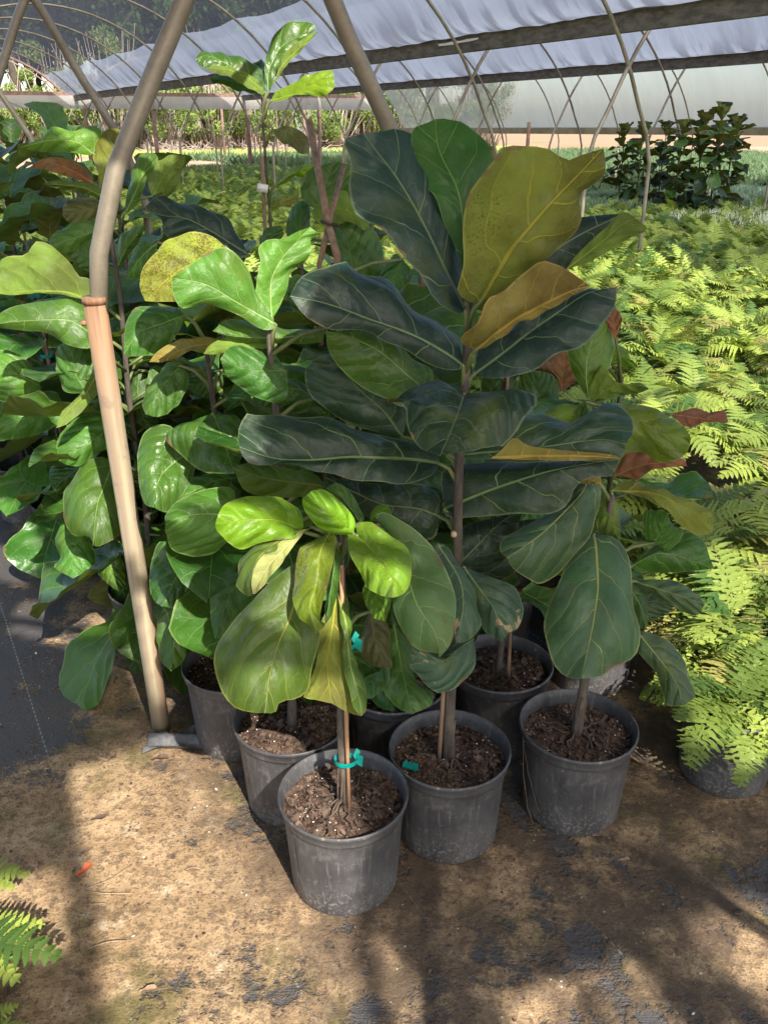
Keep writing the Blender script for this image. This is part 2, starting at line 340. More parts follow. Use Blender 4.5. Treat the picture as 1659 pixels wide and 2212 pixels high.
# ------------------------------------------------------------------ mesh helpers
def tag(o, label=None, cat=None, group=None, kind=None):
    if label: o['label'] = label
    if cat: o['category'] = cat
    if group: o['group'] = group
    if kind: o['kind'] = kind
    return o
def empty(name, loc=(0, 0, 0)):
    o = bpy.data.objects.new(name, None); o.empty_display_size = .1; o.location = loc; COL.objects.link(o); return o
class MB:
    def __init__(s): s.v = []; s.f = []; s.uv = []; s.mi = []; s.hasuv = False; s.u2 = {}
    def add(s, verts, faces, uvs=None, mi=0):
        b = len(s.v); s.v.extend([tuple(p) for p in verts])
        for f in faces: s.f.append([b+i for i in f]); s.mi.append(mi)
        if uvs is not None: s.hasuv = True; s.uv.extend(uvs)
        else: s.uv.extend([(0, 0)]*len(verts))
    def box(s, c, size, rot=None, mi=0):
        hx, hy, hz = size[0]/2, size[1]/2, size[2]/2
        vs = [Vector((x, y, z)) for x in (-hx, hx) for y in (-hy, hy) for z in (-hz, hz)]
        if rot is not None: vs = [rot @ p for p in vs]
        vs = [p + Vector(c) for p in vs]
        s.add(vs, [(0, 1, 3, 2), (4, 6, 7, 5), (0, 4, 5, 1), (2, 3, 7, 6), (0, 2, 6, 4), (1, 5, 7, 3)], mi=mi)
    def bar(s, a, b, w, h, mi=0):
        a, b = Vector(a), Vector(b); d = b-a; L = d.length
        rot = d.to_track_quat('X', 'Z').to_matrix()
        s.box((a+b)/2, (L, w, h), rot, mi)
    def tube(s, pts, rad, seg=8, mi=0, cap=True):
        pts = [Vector(p) for p in pts]; n = len(pts)
        rs = rad if isinstance(rad, (list, tuple)) else [rad]*n
        vs = []; fs = []
        up = None
        for i, p in enumerate(pts):
            t = (pts[min(i+1, n-1)] - pts[max(i-1, 0)]).normalized()
            if up is None:
                up = t.orthogonal().normalized()
            else:
                up = (up - t*up.dot(t)); up = up.normalized() if up.length > 1e-6 else t.orthogonal().normalized()
            w = t.cross(up)
            for k in range(seg):
                a = 2*math.pi*k/seg; vs.append(p + (up*math.cos(a) + w*math.sin(a))*rs[i])
        for i in range(n-1):
            for k in range(seg):
                k2 = (k+1) % seg; fs.append((i*seg+k, i*seg+k2, (i+1)*seg+k2, (i+1)*seg+k))
        if cap:
            fs.append(tuple(range(seg-1, -1, -1))); fs.append(tuple((n-1)*seg+k for k in range(seg)))
        s.add(vs, fs, mi=mi)
    def lathe(s, prof, seg=64, c=(0, 0, 0), mi=0, rmod=None):
        vs = []; fs = []
        for r, z in prof:
            for k in range(seg):
                a = 2*math.pi*k/seg; rr = r*(1 + (rmod(a, z) if rmod else 0))
                vs.append((c[0]+rr*math.cos(a), c[1]+rr*math.sin(a), c[2]+z))
        for i in range(len(prof)-1):
            for k in range(seg):
                k2 = (k+1) % seg; fs.append((i*seg+k, i*seg+k2, (i+1)*seg+k2, (i+1)*seg+k))
        s.add(vs, fs, mi=mi)
    def mesh(s, name, mats, smooth=True, uvname='leaf'):
        me = bpy.data.meshes.new(name); me.from_pydata(s.v, [], s.f)
        for m in (mats if isinstance(mats, (list, tuple)) else [mats]): me.materials.append(m)
        if any(s.mi): me.polygons.foreach_set('material_index', s.mi)
        if smooth: me.polygons.foreach_set('use_smooth', [True]*len(me.polygons))
        if s.hasuv:
            ul = me.uv_layers.new(name=uvname)
            idx = np.empty(len(me.loops), dtype=np.int32); me.loops.foreach_get('vertex_index', idx)
            ul.data.foreach_set('uv', np.array(s.uv, dtype=np.float32)[idx].ravel())
        if s.u2:
            arr = np.zeros((len(s.v), 2), dtype=np.float32)
            for k, q in s.u2.items(): arr[k] = q
            idx = np.empty(len(me.loops), dtype=np.int32); me.loops.foreach_get('vertex_index', idx)
            ul = me.uv_layers.new(name='margin'); ul.data.foreach_set('uv', arr[idx].ravel())
        me.update(); return me
    def build(s, name, mats, parent=None, smooth=True, uvname='leaf', loc=None):
        o = bpy.data.objects.new(name, s.mesh(name, mats, smooth, uvname)); COL.objects.link(o)
        if loc is not None: o.location = loc
        if parent is not None: o.parent = parent
        return o

def catmull(P, n):
    """n points evenly by arc length on a smooth curve through P (tuples)"""
    P = [Vector(p) for p in P]
    if len(P) == 2: return [P[0].lerp(P[1], i/(n-1)) for i in range(n)]
    Q = [P[0]*2-P[1]] + P + [P[-1]*2-P[-2]]
    out = []
    for i in range(1, len(Q)-2):
        p0, p1, p2, p3 = Q[i-1], Q[i], Q[i+1], Q[i+2]
        for k in range(10):
            t = k/10
            out.append(.5*((2*p1) + (p2-p0)*t + (2*p0-5*p1+4*p2-p3)*t*t + (3*p1-p0-3*p2+p3)*t**3))
    out.append(P[-1])
    d = [0]
    for a, b in zip(out, out[1:]): d.append(d[-1] + (b-a).length)
    res = []; j = 0
    for i in range(n):
        q = d[-1]*i/(n-1)
        while j < len(d)-2 and d[j+1] < q: j += 1
        seg = d[j+1]-d[j]; res.append(out[j].lerp(out[j+1], (q-d[j])/seg if seg > 1e-9 else 0))
    return res

# ------------------------------------------------------------------ ground and far land
mb = MB()
gs = 400
mb.add([(-gs, -60, -.035), (gs, -60, -.035), (gs, 700, -.035), (-gs, 700, -.035)], [(0, 1, 2, 3)])
def mk_land():
    m, s, out = newmat('sandy_land'); v = geovec(s)
    n1 = s.noise(v, .12, 5, .6); n2 = s.noise(v, 2.0, 5, .7)
    c = s.mix(s.mr(n1, .52, .66), (.36, .215, .125), (.17, .20, .07)); c = s.mix(s.mr(n2, .4, .7, 0, .5), c, (.28, .16, .09))
    p = principled(s, c, .9, s.bump(n2, .5, .05), .2); s.l(p.outputs[0], out.inputs[0]); return m
M['land'] = mk_land()
tag(mb.build('ground', M['land'], smooth=False), kind='structure', label='pale sandy soil reaching to the wood')
mb = MB()
nx, ny = 90, 90
vs = []; fs = []
for j in range(ny+1):
    A = -4 + 37.3*(j/ny)**1.8
    for i in range(nx+1):
        B = -9 + 31.0*i/nx
        z = .0 + .006*noise.noise(Vector((A*1.4, B*1.4, 3)))
        vs.append(AB(A, B, z))
for j in range(ny):
    for i in range(nx):
        a = j*(nx+1)+i; fs.append((a, a+1, a+nx+2, a+nx+1))
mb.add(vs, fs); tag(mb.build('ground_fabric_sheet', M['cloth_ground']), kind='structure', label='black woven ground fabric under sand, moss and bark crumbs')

# sand road and grass strip beyond the house end
mb = MB(); p = [AB(38, -60, -.02), AB(38, 150, -.02), AB(60, 150, -.02), AB(60, -60, -.02)]
mb.add(p, [(0, 1, 2, 3)]); tag(mb.build('dirt_road', simple_mat('orange_dirt', (.36, .215, .13), (.46, .31, .21), .5, .95)), kind='structure', label='pale orange dirt road beyond the fern bed')

# ------------------------------------------------------------------ the greenhouse
SP_ = 2.74; A0 = 1.99; BW = 6.1; BV = .835
def skewA(A, B): return A - .041*(B - BV)
def arch():
    pts = [(0, 0), (0, .6), (0, 1.18), (.015, 1.30), (.05, 1.42), (.12, 1.56), (.25, 1.79)]
    Rr = 3.53; cz = 1.79 - Rr*math.cos(R(66)); a0 = 66
    for k in range(1, 15):
        a = R(a0*(1 - k/14)); pts.append((3.475 - Rr*math.sin(a), cz + Rr*math.cos(a)))
    full = pts + [(6.95 - d, z) for d, z in reversed(pts[:-1])]
    return full
ARCH = arch()
def arch_pt(dB, off=0):                 # roof height at distance dB across from the left foot
    for (a, za), (b, zb) in zip(ARCH, ARCH[1:]):
        if a <= dB <= b and b > a: return za + (zb-za)*(dB-a)/(b-a)
    return 0
gh = empty('greenhouse', AB(2, 3.5)); ghi = gh.location.copy()
tag(gh, 'long shade house of bent steel pipe hoops under dark and silver cloth', 'greenhouse')
def gpart(mb, name, mat, label=None, smooth=True, uvname='leaf'):
    mb.v = [tuple(Vector(p) - ghi) for p in mb.v]
    o = mb.build(name, mat, gh, smooth, uvname)
    if label: o['label'] = label
    return o
for h in range(-1, 3):
    foot = BV - .43 + BW*h
    for k in range(-2, 13):
        A = A0 + SP_*k
        if k <= 0 and h not in (-1, 0): continue
        pts = [AB(skewA(A, foot+d), foot+d, z) for d, z in ARCH]
        # keep only what can matter
        vis = any(-300 < pix(p)[0] < 1959 and -300 < pix(p)[1] for p in pts if pix(p)[2] > .3)
        if not vis and k > 0: continue
        near = (k == 0)
        if h == 0 and k == 0:       # the bent pipe in the foreground: own post
            pts2 = [p for p in pts if p.z > 1.15 or toAB(p)[1] > 3]
            first = toAB(pts[0])[1]
            up = [AB(skewA(A, foot-.008), foot-.008, z) for z in (1.12, 1.2)]
            path = up + [AB(skewA(A, foot+d), foot+d, z) for d, z in ARCH[3:-1]] + [pts[-1]]
            path = catmull(path, 60)
            mb = MB(); mb.tube(path, .0205, 20); o = gpart(mb, 'hoop_pipe', M['galv'], 'thick bent pipe rising from the tan ground post')
            mb = MB()
            prof = [AB(skewA(A, foot+.016-.024*t), foot+.016-.024*t, z) for t, z in ((0, -.02), (.25, .3), (.5, .6), (.75, .9), (1, 1.205))]
            mb.tube(prof, [.0245, .0245, .0245, .0250, .0255], 24)
            b = prof[-1]
            mb.tube([b+Vector((0, 0, -.012)), b+Vector((0, 0, .003))], .0275, 24)
            q = b + Vector((0, 0, -.055)); mb.tube([q - Vector((.024, 0, 0)), q - Vector((.036, 0.004, 0))], .007, 8)
            gpart(mb, 'ground_post', M['sleeve'], 'tan post with rusty top holding the nearest pipe')
        else:
            path = catmull([pts[0], *pts[2:]], 54 if near else 40)
            mb = MB(); mb.tube(path, .0205 if (near or k < 3) else .0205, 14 if k < 3 else 8); gpart(mb, 'hoop_pipe', M['galv'])
# valley beams
for v_, (z0, z1) in ((1, (2.43, 2.61)), (2, (2.52, 2.70)), (3, (2.5, 2.62))):
    B = BV + BW*v_
    if v_ == 3: continue
    mb = MB(); mb.bar(AB(-1, B, (z0+z1)/2), AB(33.6, B, (z0+z1)/2), .09, z1-z0); gpart(mb, 'beam', M['wood'], smooth=False)
    mb = MB(); mb.bar(AB(-1, B-.06, z1+.012), AB(33.6, B-.06, z1+.012), .05, .02); gpart(mb, 'batten', M['wood'], smooth=False)
def cloth(h, A_0, A_1, s0, s1, mat, name, near_first, n_across=14, dz=.03, label=None, bz=2.62, step=.17):
    """cloth of house h between arch distances s0..s1 (m across from left foot)"""
    foot = BV - .43 + BW*h; na = max(2, int((A_1-A_0)/step))
    vs = []; uv = []; fs = []
    for j in range(na+1):
        A = A_0 + (A_1-A_0)*j/na
        ph = ((A - A0)/SP_) % 1; sag = math.sin(math.pi*ph)
        for i in range(n_across+1):
            t = i/n_across; d = s0 + (s1-s0)*t
            z = arch_pt(min(max(d, .26), 6.69)) + dz
            ed = min(abs(d - .43), abs(6.52 - d))          # distance to the valley line
            k = max(0, 1 - ed/.75)
            z = z*(1-k) + max(z, bz + .004 + .25*ed)*k
            z -= sag*.06*(1-k)
            z += .018*noise.noise(Vector((A*2.2 + d*1.3, d*1.1, h*5))) + .02*k*noise.noise(Vector((A*7+d*4, d*1.5, h*5)))*(1 if ed > .05 else 0)
            B = foot + d
            vs.append(AB(skewA(A, B), B, z) - ghi); uv.append((A, ed))
    m_ = n_across+1
    for j in range(na):
        for i in range(n_across): fs.append((j*m_+i, j*m_+i+1, (j+1)*m_+i+1, (j+1)*m_+i))
    mb = MB(); mb.add(vs, fs, uv); o = mb.build(name, mat, gh, True, 'cloth')
    if label: o['label'] = label
    return o
AE = A0 + SP_*11.5
cloth(0, 5.2, AE, 3.4, 5.55, M['shade'], 'roof_cloth', 1, label='dark see-through shade cloth over the near bay')
cloth(0, 5.2, AE, .47, 3.4, M['shade'], 'roof_cloth', 1)
cloth(0, 5.2, AE, 5.55, 6.48, M['silver'], 'roof_cloth', 1, label='bright silvery strip of cloth along the first beam')
cloth(1, 3.0, AE, 3.2, 6.48, M['silver'], 'roof_cloth', 1, bz=2.71, label='silvery cloth over the second bay')
cloth(1, 3.0, AE, .47, 3.2, M['silver'], 'roof_cloth', 1)
cloth(2, 3.0, AE, .47, 3.4, M['silver'], 'roof_cloth', 1)
# outer wall: film following the hoop of house 2 down to the side board
def side_film():
    foot = BV - .43 + BW*2; na = 150
    prof = [(6.95-d, z) for d, z in ARCH if z > 1.62]
    prof = [(3.475+0.0, ARCH[20][1])] + [(6.95-d, z) for d, z in reversed(ARCH[:21]) if z > 1.6] + [(6.93, 1.56)]
    vs = []; uv = []; fs = []; m_ = len(prof)
    for j in range(na+1):
        A = 3.0 + (AE-3.0)*j/na
        for i, (d, z) in enumerate(prof):
            q = .02*noise.noise(Vector((A*2, z*1.5, 9)))
            vs.append(AB(skewA(A, foot+d), foot+d+.035+q, z+.02) - ghi); uv.append((A, z))
    for j in range(na):
        for i in range(m_-1): fs.append((j*m_+i, j*m_+i+1, (j+1)*m_+i+1, (j+1)*m_+i))
    mb = MB(); mb.add(vs, fs, uv); o = mb.build('sidewall_film', M['side'], gh, True, 'cloth'); o['label'] = 'milky plastic outer wall rolled up above the ground'
side_film()
Bo = BV - .43 + BW*2 + 6.95
mb = MB(); mb.bar(AB(-1, Bo+.08, 1.50), AB(AE, Bo+.08, 1.50), .05, .20); gpart(mb, 'side_board', M['board'], smooth=False)
def on_beam(x, y):
    r = ray(x, y); return at(x, y, (BV + BW - .065)/(r.x*CT + r.y*ST))
mb = MB(); up_ = [on_beam(x, y) for x, y in ((946, 95), (962, 93), (980, 89), (995, 88), (1010, 84), (1034, 81))]; lo_ = [on_beam(x, y) for x, y in ((948, 100), (964, 98), (982, 96), (996, 92), (1012, 90), (1032, 85))]
mb.add(up_ + lo_, [(i, i+1, i+7, i+6) for i in range(5)], [(0, 2)]*12); gpart(mb, 'torn_strip', M['white'], 'shred of white plastic hanging on the first beam', smooth=False)
# end frame: posts, cross rail, rolled white curtain
EA = AE + .2
def epost(B, z0, z1, w=.12, mat=None):
    mb = MB(); p = AB(EA, B, 0); mb.box((p.x, p.y, (z0+z1)/2), (w, w, z1-z0), Matrix.Rotation(TH, 3, 'Z')); gpart(mb, 'end_post', mat or M['woodbrown'], smooth=False)
for B in (-4.5, -1.4, 3.9, 7.2, 9.6, 13.2, 16.2): epost(B, 0, 2.75)
mb = MB(); mb.bar(AB(EA, -14, 2.50), AB(EA, 19, 2.74), .1, .12); gpart(mb, 'end_rail', M['woodbrown'], smooth=False)
mb = MB(); vs = []; uv = []; fs = []
for j in range(121):
    B = -14 + 33*j/120; zt = 2.44 + .24*(B+14)/33
    for i in range(5):
        z = zt - (.34+.10*j/120)*i/4 + .02*noise.noise(Vector((B*1.3, i, 1)))*(i == 4)
        p = AB(EA-.07 - .05*math.sin(math.pi*i/4), B, z); vs.append(p); uv.append((B, z))
for j in range(120):
    for i in range(4): fs.append((j*5+i, j*5+i+1, (j+1)*5+i+1, (j+1)*5+i))
mb.add(vs, fs, uv); gpart(mb, 'end_curtain', M['roll'], 'white curtain rolled up across the far end', uvname='cloth')
for h in (0, 1, 2):
    foot = BV - .43 + BW*h
    path = [AB(EA, foot+d, z) for d, z in ARCH if z > 2.3]
    mb = MB(); mb.tube(path, .045, 6); gpart(mb, 'end_hoop', M['woodbrown'])

# dark net added out of view overhead; openings shaped to lay the sun patches
def to_sunmask(p, z=3.3):
    s_ = (z - p.z)/math.tan(R(SUN_EL))
    return (p.x + SUN_AZ[0]*s_, p.y + SUN_AZ[1]*s_)
def inpoly(x, y, P):
    c = False; j = len(P)-1
    for i in range(len(P)):
        if (P[i][1] > y) != (P[j][1] > y) and x < (P[j][0]-P[i][0])*(y-P[i][1])/(P[j][1]-P[i][1]) + P[i][0]: c = not c
        j = i
    return c
def pp(s): return [tuple(float(q) for q in w.split(',')) for w in s.split()]
HOLES = []
def holeD(dep, s): HOLES.append([to_sunmask(at(x, y, dep)) for x, y in pp(s)])
def hole(z, s): HOLES.append([to_sunmask(gnd(x, y, z)) for x, y in pp(s)])
hole(0, "150,1672 330,1605 420,1572 560,1600 700,1800 760,1985 778,2100 808,2212 850,2500 270,2500 236,2212 205,1900 170,1760")
hole(.25, "505,1545 625,1535 650,1600 735,1640 800,1812 820,1900 600,1930 560,1700")
holeD(1.52, "355,1050 480,1050 660,1075 760,1075 880,1160 895,1250 820,1350 700,1320 640,1370 540,1290 420,1200 350,1180")
holeD(1.72, "365,520 470,500 560,510 680,490 690,540 640,640 600,715 450,670 380,660 330,600")
holeD(2.3, "-60,520 120,520 215,600 205,650 215,760 60,740 -60,700")
holeD(2.85, "40,270 240,255 350,320 410,340 330,430 250,440 150,400")
holeD(2.65, "400,20 740,20 745,235 400,235")
holeD(1.9, "262,655 420,655 470,740 420,800 300,770")
holeD(2.25, "100,620 430,640 470,700 560,900 440,1220 300,1230 130,1220 95,900")
holeD(2.0, "480,745 640,745 640,870 500,860")
holeD(2.3, "20,760 95,770 100,860 20,860")
holeD(2.15, "140,950 290,930 440,960 420,1110 330,1110 240,1180 150,1160")
holeD(2.2, "280,1180 350,1180 420,1500 330,1500")
hole(.4, "1335,640 1420,560 1659,500 1900,480 1900,1020 1500,1020 1390,900 1345,760")
hole(.4, "1500,1180 1900,1100 1900,1640 1640,1560 1500,1440 1440,1300")
hole(0, "1085,2160 1225,2112 1290,2212 1320,2300 1100,2300")
hole(0, "1245,2085 1360,2068 1475,2212 1540,2300 1330,2300 1300,2180")
hole(0, "1470,2000 1615,1920 1900,2130 1900,2400 1659,2170")
hole(0, "792,2025 835,2040 885,2100 960,2212 1010,2320 890,2320 852,2212 818,2100")
hole(0, "-80,1900 105,1890 130,1990 140,2050 -80,2080")
hole(0, "-20,1180 60,1170 125,1235 40,1265 -20,1240")
hole(0, "40,1300 170,1300 235,1400 140,1395 20,1365")
hole(0, "-30,1050 70,1040 100,1080 10,1110")
hole(.3, "-100,1920 120,1920 130,2120 -100,2140")
def sunmask():
    cell = .03; z = 3.3
    x0, x1, y0, y1 = -4.5, 9.5, -6.5, 3.9
    nx, ny = int((x1-x0)/cell), int((y1-y0)/cell)
    bbs = [(min(p[0] for p in P), max(p[0] for p in P), min(p[1] for p in P), max(p[1] for p in P)) for P in HOLES]
    keep = np.ones((ny, nx), bool)
    for P, b in zip(HOLES, bbs):
        for j in range(max(0, int((b[2]-y0)/cell)), min(ny, int((b[3]-y0)/cell)+1)):
            y = y0 + (j+.5)*cell
            for i in range(max(0, int((b[0]-x0)/cell)), min(nx, int((b[1]-x0)/cell)+1)):
                if inpoly(x0+(i+.5)*cell, y, P): keep[j, i] = False
    # merge runs of cells into strips
    mb = MB()
    for j in range(ny):
        i = 0
        while i < nx:
            if keep[j, i]:
                k = i
                while k < nx and keep[j, k]: k += 1
                a, b = x0+i*cell, x0+k*cell; c, d = y0+j*cell, y0+(j+1)*cell
                mb.add([(a, c, z), (b, c, z), (b, d, z), (a, d, z)], [(0, 1, 2, 3)], [(a, 2), (b, 2), (b, 3), (a, 3)])
                i = k
            else: i += 1
    o = mb.build('sun_mask', M['gobo'], gh, False, 'cloth', loc=-ghi); o['label'] = 'added unseen light-shaping net overhead'
sunmask()

# ------------------------------------------------------------------ leaves
def build_leaf(name, mat, Mid, E1, E2, parent, origin, nv=24, nu=7, bulge=.012, wave=.0065, under=False, petiole=None, seed=0, pmat=None, label=None):
    """Mid, E1, E2: 3-D polylines from base to tip (edges share base and tip)."""
    m = catmull(Mid, nv+1); a = catmull([Mid[0]]+E1+[Mid[-1]], nv+1); b = catmull([Mid[0]]+E2+[Mid[-1]], nv+1)
    L = sum((q-p).length for p, q in zip(m, m[1:]))
    vs = []; uv = []
    rows = []
    cen = sum(m, Vector())/len(m)
    for i in range(nv+1):
        v = i/nv
        row = []
        for k in range(-nu, nu+1):
            u = k/nu; e = a[i] if u < 0 else b[i]
            p = m[i].lerp(e, abs(u))
            row.append(p)
        rows.append(row)
    # normals by finite difference
    nrm = (b[nv//2]-a[nv//2]).cross(m[min(nv, nv//2+3)]-m[nv//2-3])
    if nrm.length < 1e-9: nrm = Vector((0, -1, 0))
    view = Vector((0, 0, CAMH)) - cen
    flip = nrm.dot(view) < 0
    for i in range(nv+1):
        v = i/nv
        t = m[min(i+1, nv)] - m[max(i-1, 0)]
        wa, wb = (a[i]-m[i]).length, (b[i]-m[i]).length
        wv = b[i]-a[i]
        nn = wv.cross(t)
        nn = nn.normalized() if nn.length > 1e-9 else nrm.normalized()
        if nn.dot(nrm) < 0: nn = -nn
        if flip: nn = -nn
        for k in range(-nu, nu+1):
            u = k/nu; w_ = wa if u < 0 else wb
            x = u*w_/max(L, 1e-6)
            p = rows[i][k+nu].copy()
            env = math.sin(math.pi*min(1, max(0, v)))
            q = math.sin(math.pi*abs(u))*bulge*env * (w_/.09)
            tt = v - .62*abs(x) - 1.35*x*x
            q += .0030*(.7+noise.noise(p*5))*math.cos(2*math.pi*(tt*4.4+.5 + (.33 if x > 0 else 0)))*min(1, abs(u)*3)*env
            q += wave*abs(u)**2*(math.sin(v*13 + seed*1.7 + (2 if u > 0 else 0)) + .6*math.sin(v*29+seed))*env*(.5+w_/.09)
            q += .011*noise.noise(p*8 + Vector((seed, 0, 0)))*env
            vs.append(p + nn*q - origin); uv.append((x, v))
    fs = []; c = 2*nu+1
    # orient so that the top side faces the camera unless under
    rev = (not flip) ^ under
    for i in range(nv):
        for k in range(2*nu):
            q = (i*c+k, i*c+k+1, (i+1)*c+k+1, (i+1)*c+k)
            fs.append(q if rev else q[::-1])
    mb = MB(); mb.add(vs, fs, uv); mb.u2 = {i*c+k: (abs(k-nu)/nu, i/nv) for i in range(nv+1) for k in range(c)}
    o = mb.build(name, [mat], parent)
    if label: o['label'] = label
    if petiole is not None:
        pt = MB(); pt.tube([Vector(q)-origin for q in petiole], [.0055, .0045, .0038, .0035][:len(petiole)], 7)
        pt.build('stalk', pmat or M['twig'], o)
    return o

SHAPE = [(0, .02), (.02, .22), (.06, .33), (.14, .42), (.28, .50), (.42, .64), (.56, .84), (.70, .99), (.80, 1.0), (.90, .83), (.96, .52), (1, .04)]
def shape(v):
    for (a, x), (b, y) in zip(SHAPE, SHAPE[1:]):
        if a <= v <= b:
            t = (v-a)/(b-a); t = t*t*(3-2*t)*.4 + t*.6; return x+(y-x)*t
    return 0
def gen_leaf(mb, P0, D, N, L, W, fold, droop, seed, nv=10, nu=3, mi=0):
    """free leaf appended to mb: base P0, direction D, upper normal N"""
    D = D.normalized(); N = (N - D*N.dot(D)).normalized(); S = D.cross(N)
    vs = []; uv = []; c = 2*nu+1
    for i in range(nv+1):
        v = i/nv; w = W*shape(v)
        cen = P0 + D*(L*v) - Vector((0, 0, 1))*droop*L*v*v*.9 + N*(.03*L*math.sin(v*6+seed))
        for k in range(-nu, nu+1):
            u = k/nu; x = u*w
            q = fold*abs(u)**1.4*w + (.035*L*math.sin(v*13+seed*3+(1.5 if u > 0 else 0)) + .018*L*math.sin(v*31+seed*5))*u*u - .008*L*math.cos(2*math.pi*((v-.62*abs(x/L))*4.4))*min(1, abs(u)*3)*(1-abs(u))*2
            vs.append(cen + S*x*math.cos(fold*.5) + N*q); uv.append((x/L, v))
    fs = []
    for i in range(nv):
        for k in range(2*nu): fs.append((i*c+k, i*c+k+1, (i+1)*c+k+1, (i+1)*c+k))
    b0 = len(mb.v)
    for i in range(nv+1):
        for k in range(c): mb.u2[b0+i*c+k] = (abs(k-nu)/nu, i/nv)
    mb.add(vs, fs, uv, mi)

def fig_crown(seed, h0, h1, n, L=.27, spread=.55, upr=0.5, nv=10, nu=3, mats=1, lean=(0, 0), top=True, wild=.25, where=None):
    """many separate leaves round a stem from height h0 to h1, with stalks"""
    rd = random.Random(seed); mb = MB(); ang = rd.uniform(0, 6.28)
    for k in range(n):
        t = k/(n-1); z = h0 + (h1-h0)*t; ang += 2.4 + rd.uniform(-.3, .3)
        el = (-.55 + 1.6*t*upr*2*.8) + rd.uniform(-wild, wild)
        if t > .9 and top: el = 1.0 + rd.uniform(-.2, .3)
        if not top: el = min(el, .25)
        D = Vector((math.cos(ang)*math.cos(el), math.sin(ang)*math.cos(el), math.sin(el)))
        N = Vector((-math.cos(ang)*math.sin(el), -math.sin(ang)*math.sin(el), math.cos(el))) + Vector((rd.uniform(-.3, .3), rd.uniform(-.3, .3), 0))
        ll = L*rd.uniform(.75, 1.2)
        base = Vector((lean[0]*z, lean[1]*z, z)); st = base + D*.05 + Vector((0, 0, .02))
        if where is not None:           # leaves do not grow through the steel post
            hit = False
            for q in (.3, .6, 1.0):
                P_ = Vector(where) + st + D*ll*q - Vector((0, 0, .3*ll*q*q)); x_, y_, f_ = pix(P_)
                xp = 222 + (y_-648)*.142 if y_ > 600 else 222 + (600-y_)*.3
                if abs(x_-xp) < 95 and f_ < 2.42: hit = True
            if hit: continue
        mb.tube([base, st], .004, 5, mi=mats)
        gen_leaf(mb, st, D, N, ll, ll*rd.uniform(.37, .48), rd.uniform(.1, .6), rd.uniform(.15, .5), rd.uniform(0, 9), nv, nu, mi=rd.randrange(mats))
    return mb

# ------------------------------------------------------------------ pots
def pot_mesh():
    mb = MB(); H = .245
    pr = [(0, .004), (.104, .004), (.113, .0), (.1175, .006), (.1195, .03), (.127, .155), (.130, .203), (.1315, .214), (.1352, .216), (.136, .219), (.1368, .2335), (.1385, .235), (.1412, .239), (.1408, .2445), (.1385, .2465), (.1362, .245), (.1325, .225), (.128, .19), (.125, .17)]
    def rm(a, z):
        if .02 < z < .19:
            q = (a/(2*math.pi)*14) % 1
            e = max(0, 1-abs(q-.5)/.07)**.5 if abs(q-.5) < .07 else 0
            return -.020*e*min(1, (z-.02)/.02)*min(1, (.19-z)/.015)
        return 0
    mb.lathe(pr, 168, rmod=rm); return mb.mesh('pot', M['pot'])
POT = pot_mesh()
def soil_mesh(seed, hill=.012, rich=True, lit=False):
    rd = random.Random(seed); mb = MB(); vs = [(0, 0, .205+hill)]; fs = []; nr, ns = 14, 48; Rr = .131
    for i in range(1, nr+1):
        for k in range(ns):
            a = 2*math.pi*k/ns; r = Rr*i/nr
            z = .205 + hill*max(0, 1-(r/.1))+ .009*noise.noise(Vector((r*math.cos(a)*38, r*math.sin(a)*38, seed))) + .004*noise.noise(Vector((r*math.cos(a)*120, r*math.sin(a)*120, seed)))
            vs.append((r*math.cos(a), r*math.sin(a), z))
    for k in range(ns): fs.append((0, 1+k, 1+(k+1) % ns))
    for i in range(nr-1):
        for k in range(ns):
            a, b = 1+i*ns+k, 1+i*ns+(k+1) % ns; fs.append((a, a+ns, b+ns, b))
    mb.add(vs, fs)
    for q in range(620 if rich else 60):
        a = rd.uniform(0, 6.28); r = .126*math.sqrt(rd.random()); z = .209 + hill*max(0, 1-(r/.1)) + rd.uniform(-.003, .004)
        sz = rd.uniform(.002, .0065) if rd.random() > .10 else rd.uniform(.008, .015)
        rot = Matrix.Rotation(rd.uniform(0, 6.28), 3, 'Z') @ Matrix.Rotation(rd.uniform(-.6, .6), 3, 'X') @ Matrix.Rotation(rd.uniform(-.6, .6), 3, 'Y')
        c = Vector((r*math.cos(a), r*math.sin(a), z)); w = sz*rd.uniform(.4, .8)
        pts = [rot @ Vector((sz*math.cos(t)*rd.uniform(.6, 1), w*math.sin(t)*rd.uniform(.6, 1), 0)) + c for t in (0, 1.1, 2.2, 3.3, 4.3, 5.3)]
        ptb = [p - Vector((0, 0, .0022)) for p in pts]
        mb.add(pts+ptb, [tuple(range(6))] + [(i, i+6, (i+1) % 6+6, (i+1) % 6) for i in range(6)], mi=1)
    for q in range(26 if rich else 14):
        a = rd.uniform(0, 6.28); r = .124*math.sqrt(rd.random()); z = .211 + hill*max(0, 1-(r/.1)); s_ = rd.uniform(.0012, .0026)
        c = Vector((r*math.cos(a), r*math.sin(a), z))
        vv = [c+Vector(d)*s_ for d in ((1, 0, 0), (-1, 0, 0), (0, 1, 0), (0, -1, 0), (0, 0, 1), (0, 0, -1))]
        mb.add(vv, [(0, 2, 4), (2, 1, 4), (1, 3, 4), (3, 0, 4), (2, 0, 5), (1, 2, 5), (3, 1, 5), (0, 3, 5)], mi=2)
    return mb.mesh('soil', [M['soil'], M['chip'], M['perlite']], smooth=False)
SOILS = [soil_mesh(i) for i in range(3)]; SOILP = soil_mesh(9, .012, False)

